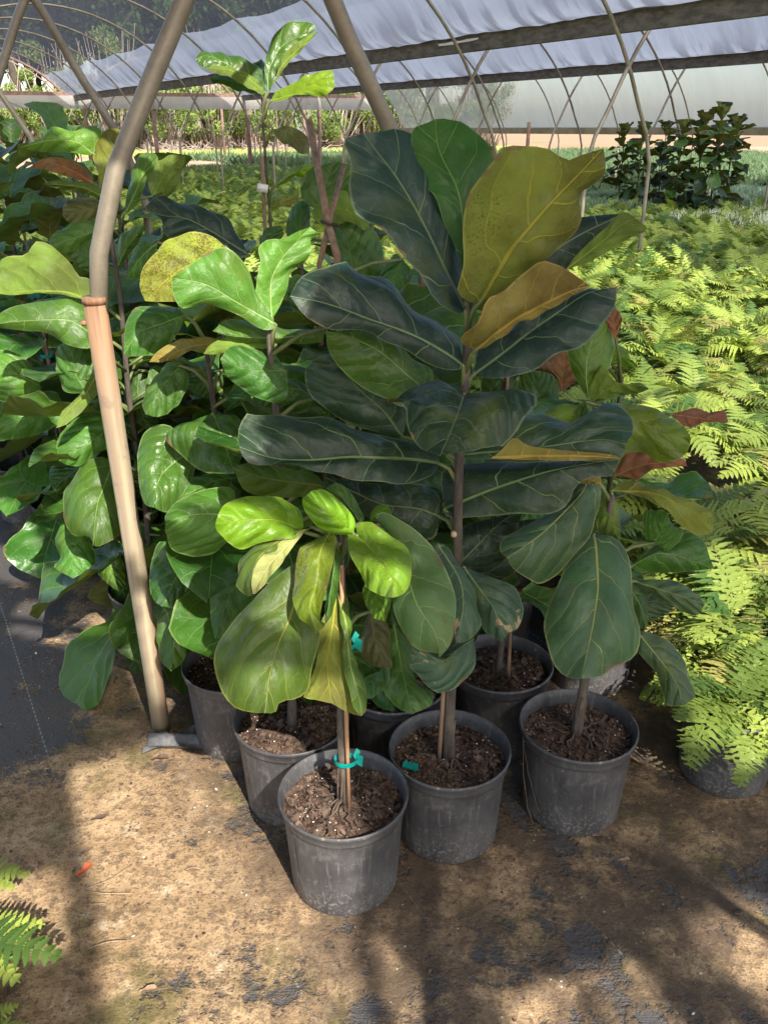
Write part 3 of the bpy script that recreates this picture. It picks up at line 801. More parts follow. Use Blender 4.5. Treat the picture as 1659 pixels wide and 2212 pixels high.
PL = {}
def plant(key, X, Y, top, trunk_r=.011, label='', group=None, lean=(0, 0), stake=None, rich=False, zrot=0):
    root = empty('potted_fig_tree', (X, Y, 0)); tag(root, label, 'fig tree', group)
    p = bpy.data.objects.new('pot', POT); COL.objects.link(p); p.parent = root; p.rotation_euler = (0, 0, zrot)
    s_ = bpy.data.objects.new('soil', SOILS[len(PL) % 3] if rich else SOILP); COL.objects.link(s_); s_.parent = root; s_.rotation_euler = (0, 0, zrot*2)
    rd = random.Random(len(PL)*13+5)
    path = []; rr = []
    n = 12
    for i in range(n+1):
        z = .20 + (top-.20)*i/n
        path.append((lean[0]*(z-.2)+.004*math.sin(z*11+len(PL)), lean[1]*(z-.2)+.004*math.cos(z*9+len(PL)), z))
        rr.append(trunk_r*(1.25 if i == 0 else 1)*(1-.5*i/n))
    mb = MB(); mb.tube(path, rr, 12); mb.build('trunk', M['bark'], root)
    if stake:
        dx, dy, zt, r_, mt = stake
        mb = MB(); mb.tube([(dx, dy, .19), (dx*.8, dy*.8, .19+(zt-.19)*.5), (dx*.6, dy*.6, zt)], r_, 8); mb.build('stake', M[mt], root)
    PL[key] = (root, X, Y, lean); return root

G1 = 'front row of potted fig trees'; G2 = 'potted fig trees massed behind the front row'
plant('F1', -.088, 1.442, .86, .0095, 'small fig tree with yellow-green top leaves and teal tie in the frontmost pot', G1, stake=(.013, -.016, .80, .0045, 'stake'), rich=True, lean=(.01, 0))
plant('F2', .152, 1.587, 1.42, .013, 'tallest fig tree of the front row with big dark bluish leaves', G1, stake=(-.024, -.005, .62, .005, 'stake2'), rich=True)
plant('F3', .467, 1.672, .84, .0125, 'fig tree in the rightmost pot of the front row with drooping blue-green leaf', G1, rich=True, zrot=.4, lean=(.03, 0))
plant('F4', .312, 1.935, .62, .010, 'fig tree in the shaded pot between the dark tree and the rightmost pot', G1, stake=(.02, -.03, .55, .005, 'stake2'), rich=True, zrot=.9)
plant('F5', -.225, 1.698, 1.22, .011, 'fig tree in the pot of sunlit bark mix, just left behind the frontmost pot', G1, rich=True, zrot=1.3)
plant('F6', -.40, 1.935, 1.12, .011, 'fig tree with glossy leaves in the pot just right of the tan ground post', G1, zrot=.2, rich=True)
plant('F7', .024, 1.85, .75, .011, 'fig tree in the dark gap behind the frontmost and dark-leaved trees', G1, rich=True)
plant('G1', -.13, 2.16, 1.25, .010, 'fig tree behind the sunlit heart-shaped leaves, left of the dark tree', G2)
plant('G2', -.72, 2.36, 1.32, .011, 'fig tree with broad green leaves left of the tan ground post', G2)
plant('G3', -.46, 2.42, 1.22, .010, 'fig tree half hidden behind the tan ground post on its right side', G2)
plant('G5', -.86, 2.95, 1.45, .010, 'fig tree topped by upright olive and rusty leaves beside the bent pipe', G2)
plant('G6', -.24, 2.62, 1.20, .010, 'fig tree behind the bluish wide leaf, under the tall thin tree', G2)
plant('G9', -1.22, 3.05, 1.2, .008, 'thin fig tree with teal ties at the left edge', G2, stake=(.02, -.02, 1.15, .006, 'stake2'))
plant('T', -.375, 2.95, 1.66, .008, 'very tall thin fig tree with bare stem, white tag and leaves at its top', G2, stake=(-.02, -.02, 1.47, .006, 'stake2'))
plant('G10', -.04, 2.62, 1.32, .010, 'fig tree behind the crossed brown stakes', G2)
plant('G11', .63, 2.22, .95, .009, 'fig tree with rusty and yellowing leaves beside the fern bed', G2)
plant('G12', .34, 2.36, 1.0, .009, 'fig tree with a dark round leaf behind the dark tree', G2, stake=(.01, -.02, 1.0, .005, 'stake2'))

LEAVES = []
def LF(pl, tone, M_, E1, E2, dd=-.06, off=0.0, e=(.025, .025), under=False, bulge=.012, petiole=True, label=None):
    root, X, Y, lean = PL[pl]
    Mp, A_, B_ = pp(M_), pp(E1), pp(E2)
    z, dep = pole(X, Y, Mp[0][1]); dep += off
    def lift(P, full, e_):
        n = len(P); out = []
        for i, (x, y) in enumerate(P):
            v = (i+1)/(n+1) if full else i/(n-1)
            out.append(at(x, y, dep + dd*v + (e_*math.sin(math.pi*v)**.7 if full else 0) + .10*abs(dd)*math.sin(math.pi*v)*-1))
        return out
    m = lift(Mp, False, 0); a = lift(A_, True, e[0]); b = lift(B_, True, e[1])
    base = m[0]; pet = None
    zt = max(.3, min(z - .05, PL_TOP[pl]))
    anchor = Vector((X+lean[0]*(zt-.2), Y+lean[1]*(zt-.2), zt))
    if petiole:
        midp = anchor.lerp(base, .55) + Vector((0, 0, .012))
        pet = [anchor, midp, base, base.lerp(m[1], .08)]
    LEAVES.append(1)
    return build_leaf('leaf', M[tone], m, a, b, root, Vector(root.location), under=under, bulge=bulge, petiole=pet, seed=len(LEAVES), label=label,
                      pmat=M['twig'])
PL_TOP = {'F1': .84, 'F2': 1.40, 'F3': .82, 'F4': .6, 'F5': 1.2, 'F6': 1.1, 'F7': .73, 'G1': 1.23, 'G2': 1.3, 'G3': 1.2, 'G5': 1.43, 'G6': 1.18, 'G9': 1.18, 'T': 1.64, 'G10': 1.3, 'G11': .93, 'G12': .98}

# --- the dark tree
LF('F2', 'navy', "1005,672 990,640 950,554 895,450 845,370 785,288", "985,678 945,650 905,590 850,530 800,485 765,450 755,400 760,350 742,305", "1002,600 990,520 965,440 930,360 900,295 850,280", .04, .0, (-.04, .04))
LF('F2', 'deep', "1003,600 995,440 950,330 940,257", "985,540 940,440 915,400 895,340 890,285", "1010,500 1040,430 1068,370 1060,320 1010,270 970,256", .06, .035, (.0, .03))
LF('F2', 'olive', "1035,655 1095,550 1135,500 1245,380 1303,320", "1010,650 985,625 1000,560 1000,480 1010,430 1030,400 1060,350 1080,318 1130,315 1180,320 1220,345 1250,337", "1075,640 1120,605 1200,540 1250,480 1256,420 1305,376", -.10, -.01, (-.02, .05), True, .02, label='large olive underside standing upright with yellow veins')
LF('F2', 'navy', "1080,625 1150,580 1230,520 1345,462", "1100,580 1160,500 1220,475 1290,465", "1130,615 1220,585 1290,520", .06, .05)
LF('F2', 'oliveg', "1222,582 1290,530 1350,480 1377,475", "1250,545 1310,490 1345,458", "1280,562 1350,520 1397,497", -.02, .08, (.0, .0), True, petiole=False)
LF('F2', 'tan', "1028,755 1080,712 1160,665 1230,630 1275,618", "1000,745 998,728 1030,690 1055,645 1095,632 1130,600 1165,563 1220,580", "1050,748 1120,705 1200,660", -.10, -.03, (-.03, .02), True, .02, label='folded orange-brown underside')
LF('F2', 'navy', "1022,810 1100,755 1180,690 1267,635 1332,620", "1035,750 1120,690 1200,650 1275,622 1300,632", "1060,818 1120,810 1200,775 1270,735 1300,690 1325,670", -.03, .0, (.03, -.02))
LF('F2', 'navy', "1000,790 960,762 900,730 800,688 700,655 627,640", "990,740 950,700 880,655 825,600 770,590 745,562 700,570 650,600", "985,800 930,790 880,765 830,742 800,712 760,710 710,710 665,690", -.12, -.01, (.05, .0), bulge=.02, label='large glossy dark leaf reaching left')
LF('F2', 'gloss', "930,850 880,810 820,760 760,730 705,716", "935,800 890,775 850,735 790,718", "880,880 830,860 780,835 730,790 708,750", -.06, .04)
LF('F2', 'dark', "870,945 830,890 780,845 730,790 690,768", "880,880 850,840 800,800 760,770 720,765", "850,940 760,918 700,880 668,850 660,800", -.04, .07)
LF('F2', 'dark', "1003,850 990,890 970,940 950,985", "930,822 870,840 833,868 875,885 880,925 910,965", "1060,850 1110,855 1150,858 1158,880 1130,920 1090,950 1030,970", -.17, -.02, (.03, .03), bulge=.015, label='broad dark leaf pointing at the viewer')
LF('F2', 'dark', "950,1002 880,990 790,988 700,992 600,992 517,965", "940,975 880,950 780,930 700,910 620,893 560,893 535,890 515,930", "930,1028 870,1045 800,1042 740,1030 700,1015 620,1003 560,1005 530,995", -.10, -.01, (.03, -.02), bulge=.018)
LF('F2', 'dark', "965,985 1080,975 1200,960 1300,950 1350,960", "1040,955 1130,900 1230,905 1310,870 1355,890 1368,930", "1060,995 1180,995 1280,997 1340,990", -.05, .02, (.06, .0))
LF('F2', 'tan', "1060,990 1150,985 1250,985 1342,990", "1080,975 1110,945 1135,960 1170,968 1250,975 1320,982", "1150,994 1250,995", -.03, -.01, (.0, .0), True, .004, petiole=False)
LF('F2', 'dark', "958,1100 1040,1065 1110,1040 1200,1015 1290,1000 1337,992", "965,1010 1100,995 1200,992 1290,990", "975,1118 1080,1112 1180,1112 1225,1090 1240,1050 1290,1032 1320,1030", -.08, .02, (.05, .0))
LF('F2', 'dark', "948,1115 900,1098 830,1090 780,1070 700,1030", "955,1060 900,1045 820,1045 750,1038", "940,1160 900,1165 860,1140 800,1120 740,1070", -.04, .04)
LF('F2', 'dark', "985,1225 1030,1180 1080,1130 1130,1100", "975,1190 1000,1140 1060,1120", "1010,1240 1070,1230 1100,1190", -.02, .06)
LF('F2', 'dark', "990,1255 1060,1230 1120,1180 1160,1120", "990,1230 1040,1180 1110,1130", "1020,1265 1090,1250 1150,1190", .02, .10)
LF('F2', 'grey', "945,1175 990,1250 1000,1310 985,1390", "935,1185 955,1220 975,1260 975,1320", "965,1180 990,1220 1020,1280 1040,1330 1030,1365 1005,1385", -.07, -.02)
LF('F2', 'grey', "1002,1225 1035,1270 1070,1320 1085,1386", "995,1260 1010,1290 1030,1320 1045,1360 1070,1380", "1030,1235 1065,1250 1110,1265 1130,1310 1120,1355 1098,1368", -.06, -.02, label='grey-green leaf with a tan scar')
LF('F2', 'grey', "1022,1380 985,1405 950,1430 888,1415", "985,1390 950,1412 925,1405 895,1385", "1027,1415 1015,1460 985,1485 950,1497 925,1485 905,1460 885,1440", -.07, -.03, label='lowest grey leaf with tan dead patches')
# --- frontmost tree
LF('F1', 'limegreen', "660,1200 631,1321 606,1379 584,1455 573,1540", "606,1239 559,1282 516,1325 480,1368 464,1429 476,1487 505,1527 545,1539", "672,1280 680,1340 692,1376 674,1444 667,1487 642,1509 606,1516 595,1539", -.09, -.02, (.03, .03), bulge=.016, label='largest hanging green leaf at lower left')
LF('F1', 'olive', "728,1275 720,1340 708,1419 712,1480 718,1520", "699,1332 685,1404 674,1473 656,1505 685,1512", "753,1296 753,1383 764,1426 786,1483 793,1516 782,1546 750,1537", -.04, .015, (.0, .04), True)
LF('F1', 'limegreen', "730,1280 745,1340 752,1420 775,1500 782,1546", "735,1330 738,1400 752,1480 765,1530", "750,1290 758,1383 768,1426 789,1483 794,1520", -.05, .0, (.0, .02), petiole=False)
LF('F1', 'lime', "712,1150 692,1192 685,1257 671,1311 681,1370", "656,1178 642,1203 638,1253 633,1293 642,1329 671,1354", "726,1160 721,1210 710,1257 696,1304 692,1336 703,1350", -.10, -.03, (.02, .03))
LF('F1', 'deep', "722,1165 722,1220 712,1290 702,1350", "715,1220 705,1290", "735,1200 732,1260 720,1320", -.05, .0, petiole=False)
LF('F1', 'chart', "655,1148 606,1127 563,1122 498,1127 466,1131", "652,1105 613,1079 570,1073 520,1075 480,1095", "648,1160 620,1165 570,1170 523,1187 491,1170 469,1145", -.10, -.03, (.02, .0), bulge=.02, label='glowing yellow-green leaf at upper left')
LF('F1', 'limegreen', "674,1138 631,1156 591,1181 559,1210 546,1246 546,1284", "640,1150 588,1167 545,1178 523,1199 510,1239 516,1271 534,1287", "650,1150 605,1185 566,1215 550,1250", -.10, -.02, (.02, -.0))
LF('F1', 'pcream', "676,1138 620,1180 580,1225 546,1283", "631,1156 591,1181 559,1210 546,1246", "649,1160 613,1210 581,1253 556,1280", -.10, -.025, (.0, .0), True, .004, petiole=False, label='pale cream folded underside')
LF('F1', 'chart', "764,1153 735,1127 699,1099 663,1070", "743,1156 710,1153 678,1131 656,1099 654,1077", "768,1124 750,1099 721,1070 692,1058 674,1059", -.08, -.04, bulge=.02)
LF('F1', 'gloss', "779,1130 750,1088 714,1048", "768,1124 735,1085 705,1060", "786,1117 764,1073 746,1052 728,1043", .0, .02)
LF('F1', 'lime', "771,1156 807,1192 832,1228 850,1257 847,1291", "750,1156 757,1199 778,1239 789,1268 822,1286", "771,1131 800,1127 822,1142 865,1170 886,1196 890,1239 876,1275 861,1287", -.11, -.04, bulge=.02, label='brown-speckled lime leaf right of the stem')
LF('F1', 'chart', "807,1262 818,1311 829,1341", "786,1268 786,1296 804,1332", "830,1275 845,1296 834,1338", -.05, -.0, petiole=False)
LF('F1', 'brown', "800,1320 811,1383 832,1444", "786,1347 777,1401 796,1433", "832,1340 843,1376 843,1411 847,1440", .0, .06)
LF('F1', 'pale', "829,1131 862,1190 886,1260 904,1311 940,1365 949,1420", "812,1140 840,1190 870,1260 855,1290 849,1311 861,1350 890,1393 919,1408 944,1410", "804,1117 832,1106 868,1124 908,1152 940,1192 966,1235 984,1289 984,1332 973,1390", -.08, -.0, bulge=.016, label='long pale green leaf hanging at the right')
LF('F1', 'chart', "800,1125 815,1108 838,1092", "800,1110 815,1092", "815,1125 845,1112", .0, .02, petiole=False)
# --- tree in the gap
LF('F7', 'green', "850,1347 872,1462 890,1543", "818,1419 822,1458 832,1498 861,1530", "890,1401 894,1465 935,1494 930,1523", -.08, -.14)
LF('F7', 'deep', "800,1430 825,1490 852,1537", "785,1460 795,1500 820,1528", "830,1440 852,1500", -.05, -.10)
LF('F7', 'deep', "760,1320 770,1400 790,1480", "745,1360 750,1430 770,1470", "790,1350 800,1420", -.02, -.02)
LF('F7', 'deep', "870,1240 850,1300 840,1400", "840,1260 820,1330 820,1390", "890,1280 880,1350 865,1400", -.02, -.02)
# --- rightmost pot
LF('F3', 'blue', "1270,1030 1260,1060 1200,1125 1155,1165 1095,1205", "1237,1045 1230,1085 1155,1125 1110,1150 1085,1165 1080,1190", "1297,1045 1290,1110 1265,1165 1230,1210 1200,1245 1165,1261 1130,1245 1105,1225", -.09, -.02, bulge=.02, label='puckered leaf drooping left')
LF('F3', 'tan', "1300,1045 1270,1035 1238,1042", "1297,1030 1285,1015 1260,1008 1240,1022", "1280,1046 1250,1044", -.02, -.06, (.0, .0), True, .003, petiole=False)
LF('F3', 'blue', "1282,1155 1287,1180 1290,1260 1287,1300 1275,1380 1255,1466", "1260,1165 1220,1225 1200,1275 1180,1325 1177,1370 1190,1425 1220,1460", "1300,1155 1330,1165 1355,1200 1365,1265 1375,1330 1380,1390 1360,1425 1325,1440 1300,1460", -.13, -.05, (.03, .03), bulge=.02, label='big hanging blue-green leaf with yellow midrib')
LF('F3', 'olive', "1320,1060 1405,1065 1475,1095 1542,1125", "1350,1040 1400,1045 1465,1075 1525,1095", "1380,1070 1430,1100 1480,1140 1510,1155 1537,1148", -.02, .02, (.03, .0), True)
LF('F3', 'oliveg', "1300,1070 1315,1110 1337,1172", "1285,1090 1290,1140 1310,1165", "1325,1075 1338,1120", -.04, .03, under=True)
LF('F3', 'light', "1412,1172 1430,1140 1440,1105", "1395,1165 1390,1110 1415,1103", "1440,1188 1477,1155 1452,1133", -.03, .06)
LF('F3', 'green', "1360,1225 1430,1195 1542,1228", "1395,1190 1480,1150 1515,1165", "1380,1235 1430,1237 1480,1235", -.02, .06)
LF('F3', 'blue', "1370,1255 1445,1280 1522,1305", "1395,1252 1460,1255 1505,1285", "1395,1275 1445,1305 1500,1330", -.04, .05)
LF('F3', 'blue', "1372,1330 1395,1300 1452,1305", "1370,1290 1395,1270 1430,1275", "1380,1345 1420,1338 1445,1322", .0, .09)
LF('F3', 'blue', "1372,1360 1420,1420 1460,1475 1475,1524", "1375,1405 1420,1460 1437,1520", "1410,1370 1455,1395 1480,1435 1485,1465 1502,1502", -.06, .02)
LF('F3', 'deep', "1290,1180 1330,1230 1380,1300 1395,1360", "1300,1220 1340,1290 1370,1350", "1340,1190 1390,1250 1400,1320", .0, .10)
# --- behind right
LF('G11', 'light', "1273,869 1266,804 1275,750 1298,688", "1248,826 1227,776 1227,744 1266,715", "1272,800 1309,801 1327,754 1321,708 1310,688", -.03, -.1)
LF('G11', 'oliveg', "1277,869 1316,840 1359,829 1402,840", "1266,819 1294,783 1312,815 1345,833 1380,826", "1298,865 1352,853 1387,846", -.04, -.1, under=True)
LF('G11', 'chart', "1316,783 1337,769 1362,778", "1327,747 1352,754", "1337,790 1373,793", -.02, .0)
LF('G11', 'rust', "1330,736 1327,697 1316,661", "1312,705 1303,670", "1339,708 1342,683 1330,665", .0, -.05, (.0, .0))
LF('G12', 'rust', "1212,847 1216,804 1223,751", "1187,804 1130,797 1173,769", "1244,819 1237,783 1227,758", -.0, .1, (.0, .0))
LF('G12', 'deep', "1155,897 1166,851 1162,804", "1126,869 1119,826 1137,806", "1202,869 1209,837 1191,810", .0, -.1)
LF('G11', 'oliveg', "1252,876 1209,897 1141,915", "1219,872 1184,887", "1255,912 1209,922 1166,919", -.02, -.2, under=True)
LF('G11', 'green', "1266,869 1271,897 1259,930", "1252,876 1253,912", "1280,883 1287,912", -.02, -.24)
LF('G11', 'lime', "1284,887 1352,897 1423,930 1492,947", "1312,871 1352,872 1409,881 1445,901 1477,922", "1320,950 1352,976 1387,976 1423,998 1459,994 1484,976", -.05, -.2, label='yellow-green speckled leaf reaching over the ferns')
LF('G11', 'rust', "1445,894 1495,901 1572,912", "1473,888 1502,881 1531,890 1563,888", "1484,922 1523,912 1556,912", -.0, -.1, (.0, .0))
LF('G11', 'rust', "1323,1030 1387,1005 1441,999 1484,1008", "1352,980 1402,976 1423,992 1473,990", "1352,1030 1377,1035 1409,1015 1459,1008", -.03, -.15, (.0, .0), label='brick-red dry leaf over the ferns')
LF('G11', 'deep', "1230,700 1210,650 1190,600", "1200,690 1180,640", "1250,680 1235,620", .05, .0)
LF('G12', 'deep', "1080,900 1060,850 1075,790", "1050,880 1040,820", "1110,880 1115,820", .05, .0)
LF('G12', 'deep', "1120,1000 1150,960 1200,930", "1110,960 1150,920", "1150,1000 1210,970", .05, .0)
# --- left cluster
LF('F5', 'light', "505,1115 450,1110 400,1115 358,1134", "498,1054 424,1063 381,1085 360,1112", "486,1180 433,1202 393,1197 372,1183 359,1150", -.09, .0, bulge=.018, label='sunlit pale leaf beside the tan post')
LF('F5', 'light', "596,701 545,671 510,651 450,616 395,603 372,600", "560,640 549,611 535,576 500,541 475,534 440,551 400,581", "590,711 565,711 525,686 480,666 440,656 395,666 375,636", -.08, -.01, (.0, .02), bulge=.016, label='left half of the sunlit heart-shaped leaf pair')
LF('F5', 'light', "588,690 585,640 588,600 615,550 670,490", "552,670 553,620 561,564 558,539 580,518 612,515 640,501", "600,670 612,645 631,589 661,564 670,543 668,515 690,508", -.0, .0, (-.02, .02), label='right half of the sunlit heart-shaped leaf pair')
LF('F5', 'yellow', "487,533 440,560 380,590 314,650", "462,512 432,503 385,509 348,527 327,558 308,589 303,620", "510,600 450,650 376,650 339,652", .0, .10, (.0, .0), True, label='yellow leaf thick with brown specks')
LF('F5', 'deep', "620,800 560,800 510,790 476,775", "590,765 540,750 500,748", "620,860 570,865 520,835 490,810", -.05, .0)
LF('F5', 'green', "700,712 640,725 570,730 500,725 460,715", "650,710 580,703 500,688", "690,738 600,742 520,738", -.05, .05)
LF('F5', 'deep', "680,860 640,840 590,850 560,870", "660,830 600,820", "660,890 600,890", -.03, .05)
LF('F5', 'oliveg', "600,735 545,735 500,745 440,765", "570,722 500,728 455,745", "590,748 530,755 470,765", -.05, .06, (.0, .0), True)
LF('F6', 'tan', "480,745 430,745 380,760 323,782", "450,728 400,732 345,755", "470,760 420,757 360,780", -.08, .0, (.0, .0), True, .005)
LF('F6', 'gloss', "400,680 350,700 300,720 268,765", "380,665 310,662 275,690", "385,720 350,760 300,770", -.04, .0)
LF('F6', 'gloss', "460,893 480,940 498,995 507,1023", "412,912 359,949 393,983 424,1011 449,1023 483,1024", "517,906 526,952 523,983", -.08, -.05, bulge=.02, label='kite-shaped glossy dark green leaf')
LF('F6', 'gloss', "410,975 362,1011 341,1044 332,1096", "390,940 347,918 313,933 298,983 301,1044 313,1088", "422,995 418,1029 393,1072 362,1106", -.08, -.04, bulge=.02)
LF('F6', 'deep', "390,790 355,830 315,895", "360,785 325,830 308,870", "408,810 395,860 350,900", -.03, .0)
LF('F6', 'deep', "480,800 445,820 405,840", "450,795 415,805", "480,840 440,858", -.02, .1)
LF('F6', 'green', "515,1030 450,1045 380,1085", "490,1020 440,1025 405,1040", "515,1055 460,1068 420,1075", -.05, -.05)
LF('F6', 'gloss', "410,1190 385,1240 350,1310", "345,1170 325,1230 330,1290", "420,1220 425,1270 400,1310", -.05, -.05)
LF('F6', 'deep', "470,1220 440,1300 420,1400", "425,1240 402,1300 405,1370", "490,1260 480,1340 450,1405", -.05, -.05)
LF('F6', 'green', "355,1310 375,1370 370,1450", "340,1350 345,1420", "400,1320 405,1390 395,1430", -.04, .0)
LF('F6', 'deep', "500,1000 470,1100 440,1180", "460,1020 430,1100 420,1160", "520,1060 500,1130 470,1190", -.0, .05)
LF('F5', 'deep', "560,1220 500,1280 465,1380", "500,1210 460,1260 455,1330", "570,1260 540,1320 500,1370", -.04, .03)
LF('F5', 'limegreen', "700,1050 620,1040 560,1030 505,1010", "680,1025 600,1008 540,1000", "680,1070 600,1074 530,1060", -.05, -.03)
LF('F5', 'deep', "640,960 620,1000 560,1050", "600,950 560,990", "660,1000 620,1060", -.0, .05)
LF('F5', 'green', "700,1110 640,1100 560,1110 500,1140", "650,1080 560,1080", "660,1140 560,1150", -.0, .05)
LF('G2', 'green', "248,995 227,1048 211,1091 202,1178", "208,989 165,1020 140,1066 140,1122 156,1155 193,1159", "262,1001 270,1075 270,1137 255,1159 218,1180", -.10, -.12, bulge=.02, label='veiny sunlit leaf hanging left of the tan post')
LF('G2', 'green', "239,921 193,958 128,995", "208,895 162,907 125,948", "245,964 208,980 177,1006 147,1004", -.06, -.08)
LF('G2', 'oliveg', "214,767 212,800 185,850 150,885 122,925", "206,790 190,825 165,860 135,890", "222,820 195,870 150,912", -.05, -.1, (.0, .0), True, .004)
LF('G2', 'deep', "195,850 165,810 150,735", "140,845 122,800 125,750", "203,830 205,770 180,735", .0, .0)
LF('G2', 'deep', "175,1010 145,1030 112,1052", "150,1003 108,1012", "168,1040 130,1067", -.0, .0)
LF('G2', 'green', "177,1140 159,1199 159,1250", "150,1115 123,1165 130,1205 118,1225", "205,1190 202,1222", -.05, -.06)
LF('G2', 'green', "258,1195 239,1229 258,1278", "225,1212 210,1235 235,1262", "268,1220 272,1262", -.04, -.08)
LF('G2', 'deep', "260,1250 270,1300 262,1370", "240,1280 245,1330", "300,1290 300,1350", -.04, -.02)
LF('G2', 'green', "312,1365 300,1410 293,1457", "290,1380 273,1430", "327,1400 322,1450", -.03, -.1)
LF('G2', 'green', "197,720 154,694 105,691 31,694 -18,703", "197,666 139,641 77,648 31,663 0,678", "197,752 148,746 108,721 55,715 0,708", -.06, .0, label='long green leaf at the left edge')
LF('G2', 'oliveg', "197,651 148,632 92,628 31,630 -15,633", "200,604 173,598 154,570 133,549 105,524 77,524 59,549 28,555 0,566", "173,645 123,634 62,634 31,637", -.05, .02, (.0, .0), True, label='yellow-olive leaf curling at the left edge')
LF('G2', 'green', "230,860 200,880 150,940", "205,850 160,880", "240,900 200,930", -.0, .0)
LF('G3', 'deep', "330,1180 330,1240 335,1300", "300,1200 300,1270", "370,1210 370,1270", .0, .0)
LF('G3', 'light', "342,524 308,552 273,603", "308,521 284,552", "333,555 305,597", -.05, .0)
LF('G3', 'deep', "300,800 300,860 320,930", "270,820 275,890", "340,840 350,900", .0, .0)
LF('G3', 'green', "247,595 277,533 320,484", "253,533 277,496", "265,574 296,527", .0, .0)
LF('G3', 'navy', "540,552 463,503 401,472 355,466 308,453", "512,503 493,472 447,453 416,438 379,435 345,422", "524,555 463,533 401,509 361,515 348,472", -.05, .15, (.03, .0), label='wide bluish-green leaf above the yellow one')
LF('G5', 'green', "230,490 185,506 145,518 108,530", "200,478 154,484 114,509", "216,503 179,527 145,546", -.05, -.1)
LF('G5', 'deep', "213,564 179,549 137,533", "210,512 173,518", "210,592 173,577 151,555", -.0, -.15)
LF('G5', 'light', "203,333 170,308 117,302 46,318", "222,284 197,271 173,281 154,284 114,274 92,296", "194,336 154,330 102,328 71,325", -.08, .0, label='pale pointed leaf at the upper left')
LF('G5', 'olive', "228,407 240,364 247,318 256,278", "213,404 213,373 200,330 213,299 237,279", "244,385 262,333 268,290", -.0, -.05, (.0, .0), True)
LF('G5', 'green', "268,466 296,410 314,364 327,330", "277,410 290,364 308,332", "296,441 321,385 342,348 336,332", -.0, -.05)
LF('G5', 'oliveg', "330,424 355,379 376,352 402,338", "321,395 336,358 351,348 370,335", "351,410 370,382 395,358", .0, -.0, (.0, .0), True)
LF('G5', 'rust', "207,398 154,367 108,352 65,361", "185,364 148,345 105,339", "173,389 129,375 99,367", -.05, -.05, (.0, .0), True)
LF('G5', 'limegreen', "231,429 185,407 139,401 94,398", "216,404 170,392 123,389", "210,427 173,416 136,407", -.06, -.1)
LF('G5', 'brown', "228,441 185,453 136,466", "200,427 167,426 139,441", "216,466 185,484 154,484", -.03, -.05)
LF('G9', 'light', "88,835 40,810 -20,790", "80,800 40,765 -5,757", "80,860 30,868 -20,860", -.08, -.5)
LF('G9', 'green', "140,880 70,900 -20,930", "120,845 60,850 0,870", "140,905 90,935 10,950", -.08, -.5)
# --- centre behind
LF('G10', 'deep', "690,455 700,410 723,348", "665,441 649,414 659,379 672,363 696,358", "745,450 758,414 760,385 755,358", .0, .0, (.0, .0))
LF('G10', 'oliveg', "680,480 730,450 800,482", "675,455 700,430 745,412 765,450", "710,490 760,480 785,497", -.0, -.06, (.0, .0), True)
LF('G10', 'deep', "765,600 755,540 745,475", "735,590 720,520 722,480", "800,605 830,590 825,530 810,500 775,480", .0, -.1)
LF('G10', 'deep', "650,515 650,470 665,433", "620,510 625,460 645,437", "668,500 670,450", .0, .0)
LF('G6', 'deep', "575,545 590,510 606,487", "560,520 573,495", "605,520 614,505", .0, -.1)
LF('G1', 'deep', "870,560 850,600 840,640", "850,550 820,600", "890,590 870,640", .0, .2)
LF('G1', 'deep', "700,640 740,620 800,640", "710,600 760,590", "730,660 780,670", .0, .1)
LF('G1', 'deep', "690,700 660,650 640,600", "650,690 620,640", "720,660 690,600", .0, .0)
LF('T', 'gloss', "580,200 582,150 612,95 685,62", "572,170 577,110 600,65 640,45 670,48", "590,185 600,140 640,95 672,72", -.02, .0, (.0, .0))
LF('T', 'oliveg', "588,192 608,145 645,105 688,68", "597,165 612,120 655,82", "598,172 630,130 678,80", -.03, -.02, (.0, .0), True, .002, petiole=False)
LF('T', 'gloss', "575,203 550,175 500,145 450,120 422,128", "565,150 540,135 500,118 465,110 435,112", "560,195 520,165 475,148 440,148", -.05, .0, (.02, .0))
LF('T', 'oliveg', "572,203 540,172 490,152 442,148", "550,170 500,147 470,143", "560,203 520,180 470,160", -.05, -.02, (.0, .0), True, .002, petiole=False)
LF('T', 'gloss', "572,195 562,160 565,128", "553,175 545,140", "575,160 573,140", .03, .02)
LF('T', 'chart', "585,218 640,200 675,180 722,165", "600,195 640,175 670,160 715,152", "600,218 650,203 700,207 722,190", -.05, .0, (.0, .0))
LF('T', 'deep', "565,207 525,182 453,168", "530,178 490,160", "520,196 480,183 460,179", .0, .05)
LF('T', 'brown', "592,280 625,285 667,332", "620,272 655,285 669,310", "600,300 625,315 650,332", -.02, .0, (.0, .0))
LF('T', 'chart', "594,402 631,377 681,353", "608,386 631,365 654,355", "617,395 638,381 661,383", -.02, .0)
LF('T', 'yellow', "587,446 612,437 656,430", "608,427 635,424", "608,448 626,446", -.02, .0, (.0, .0))

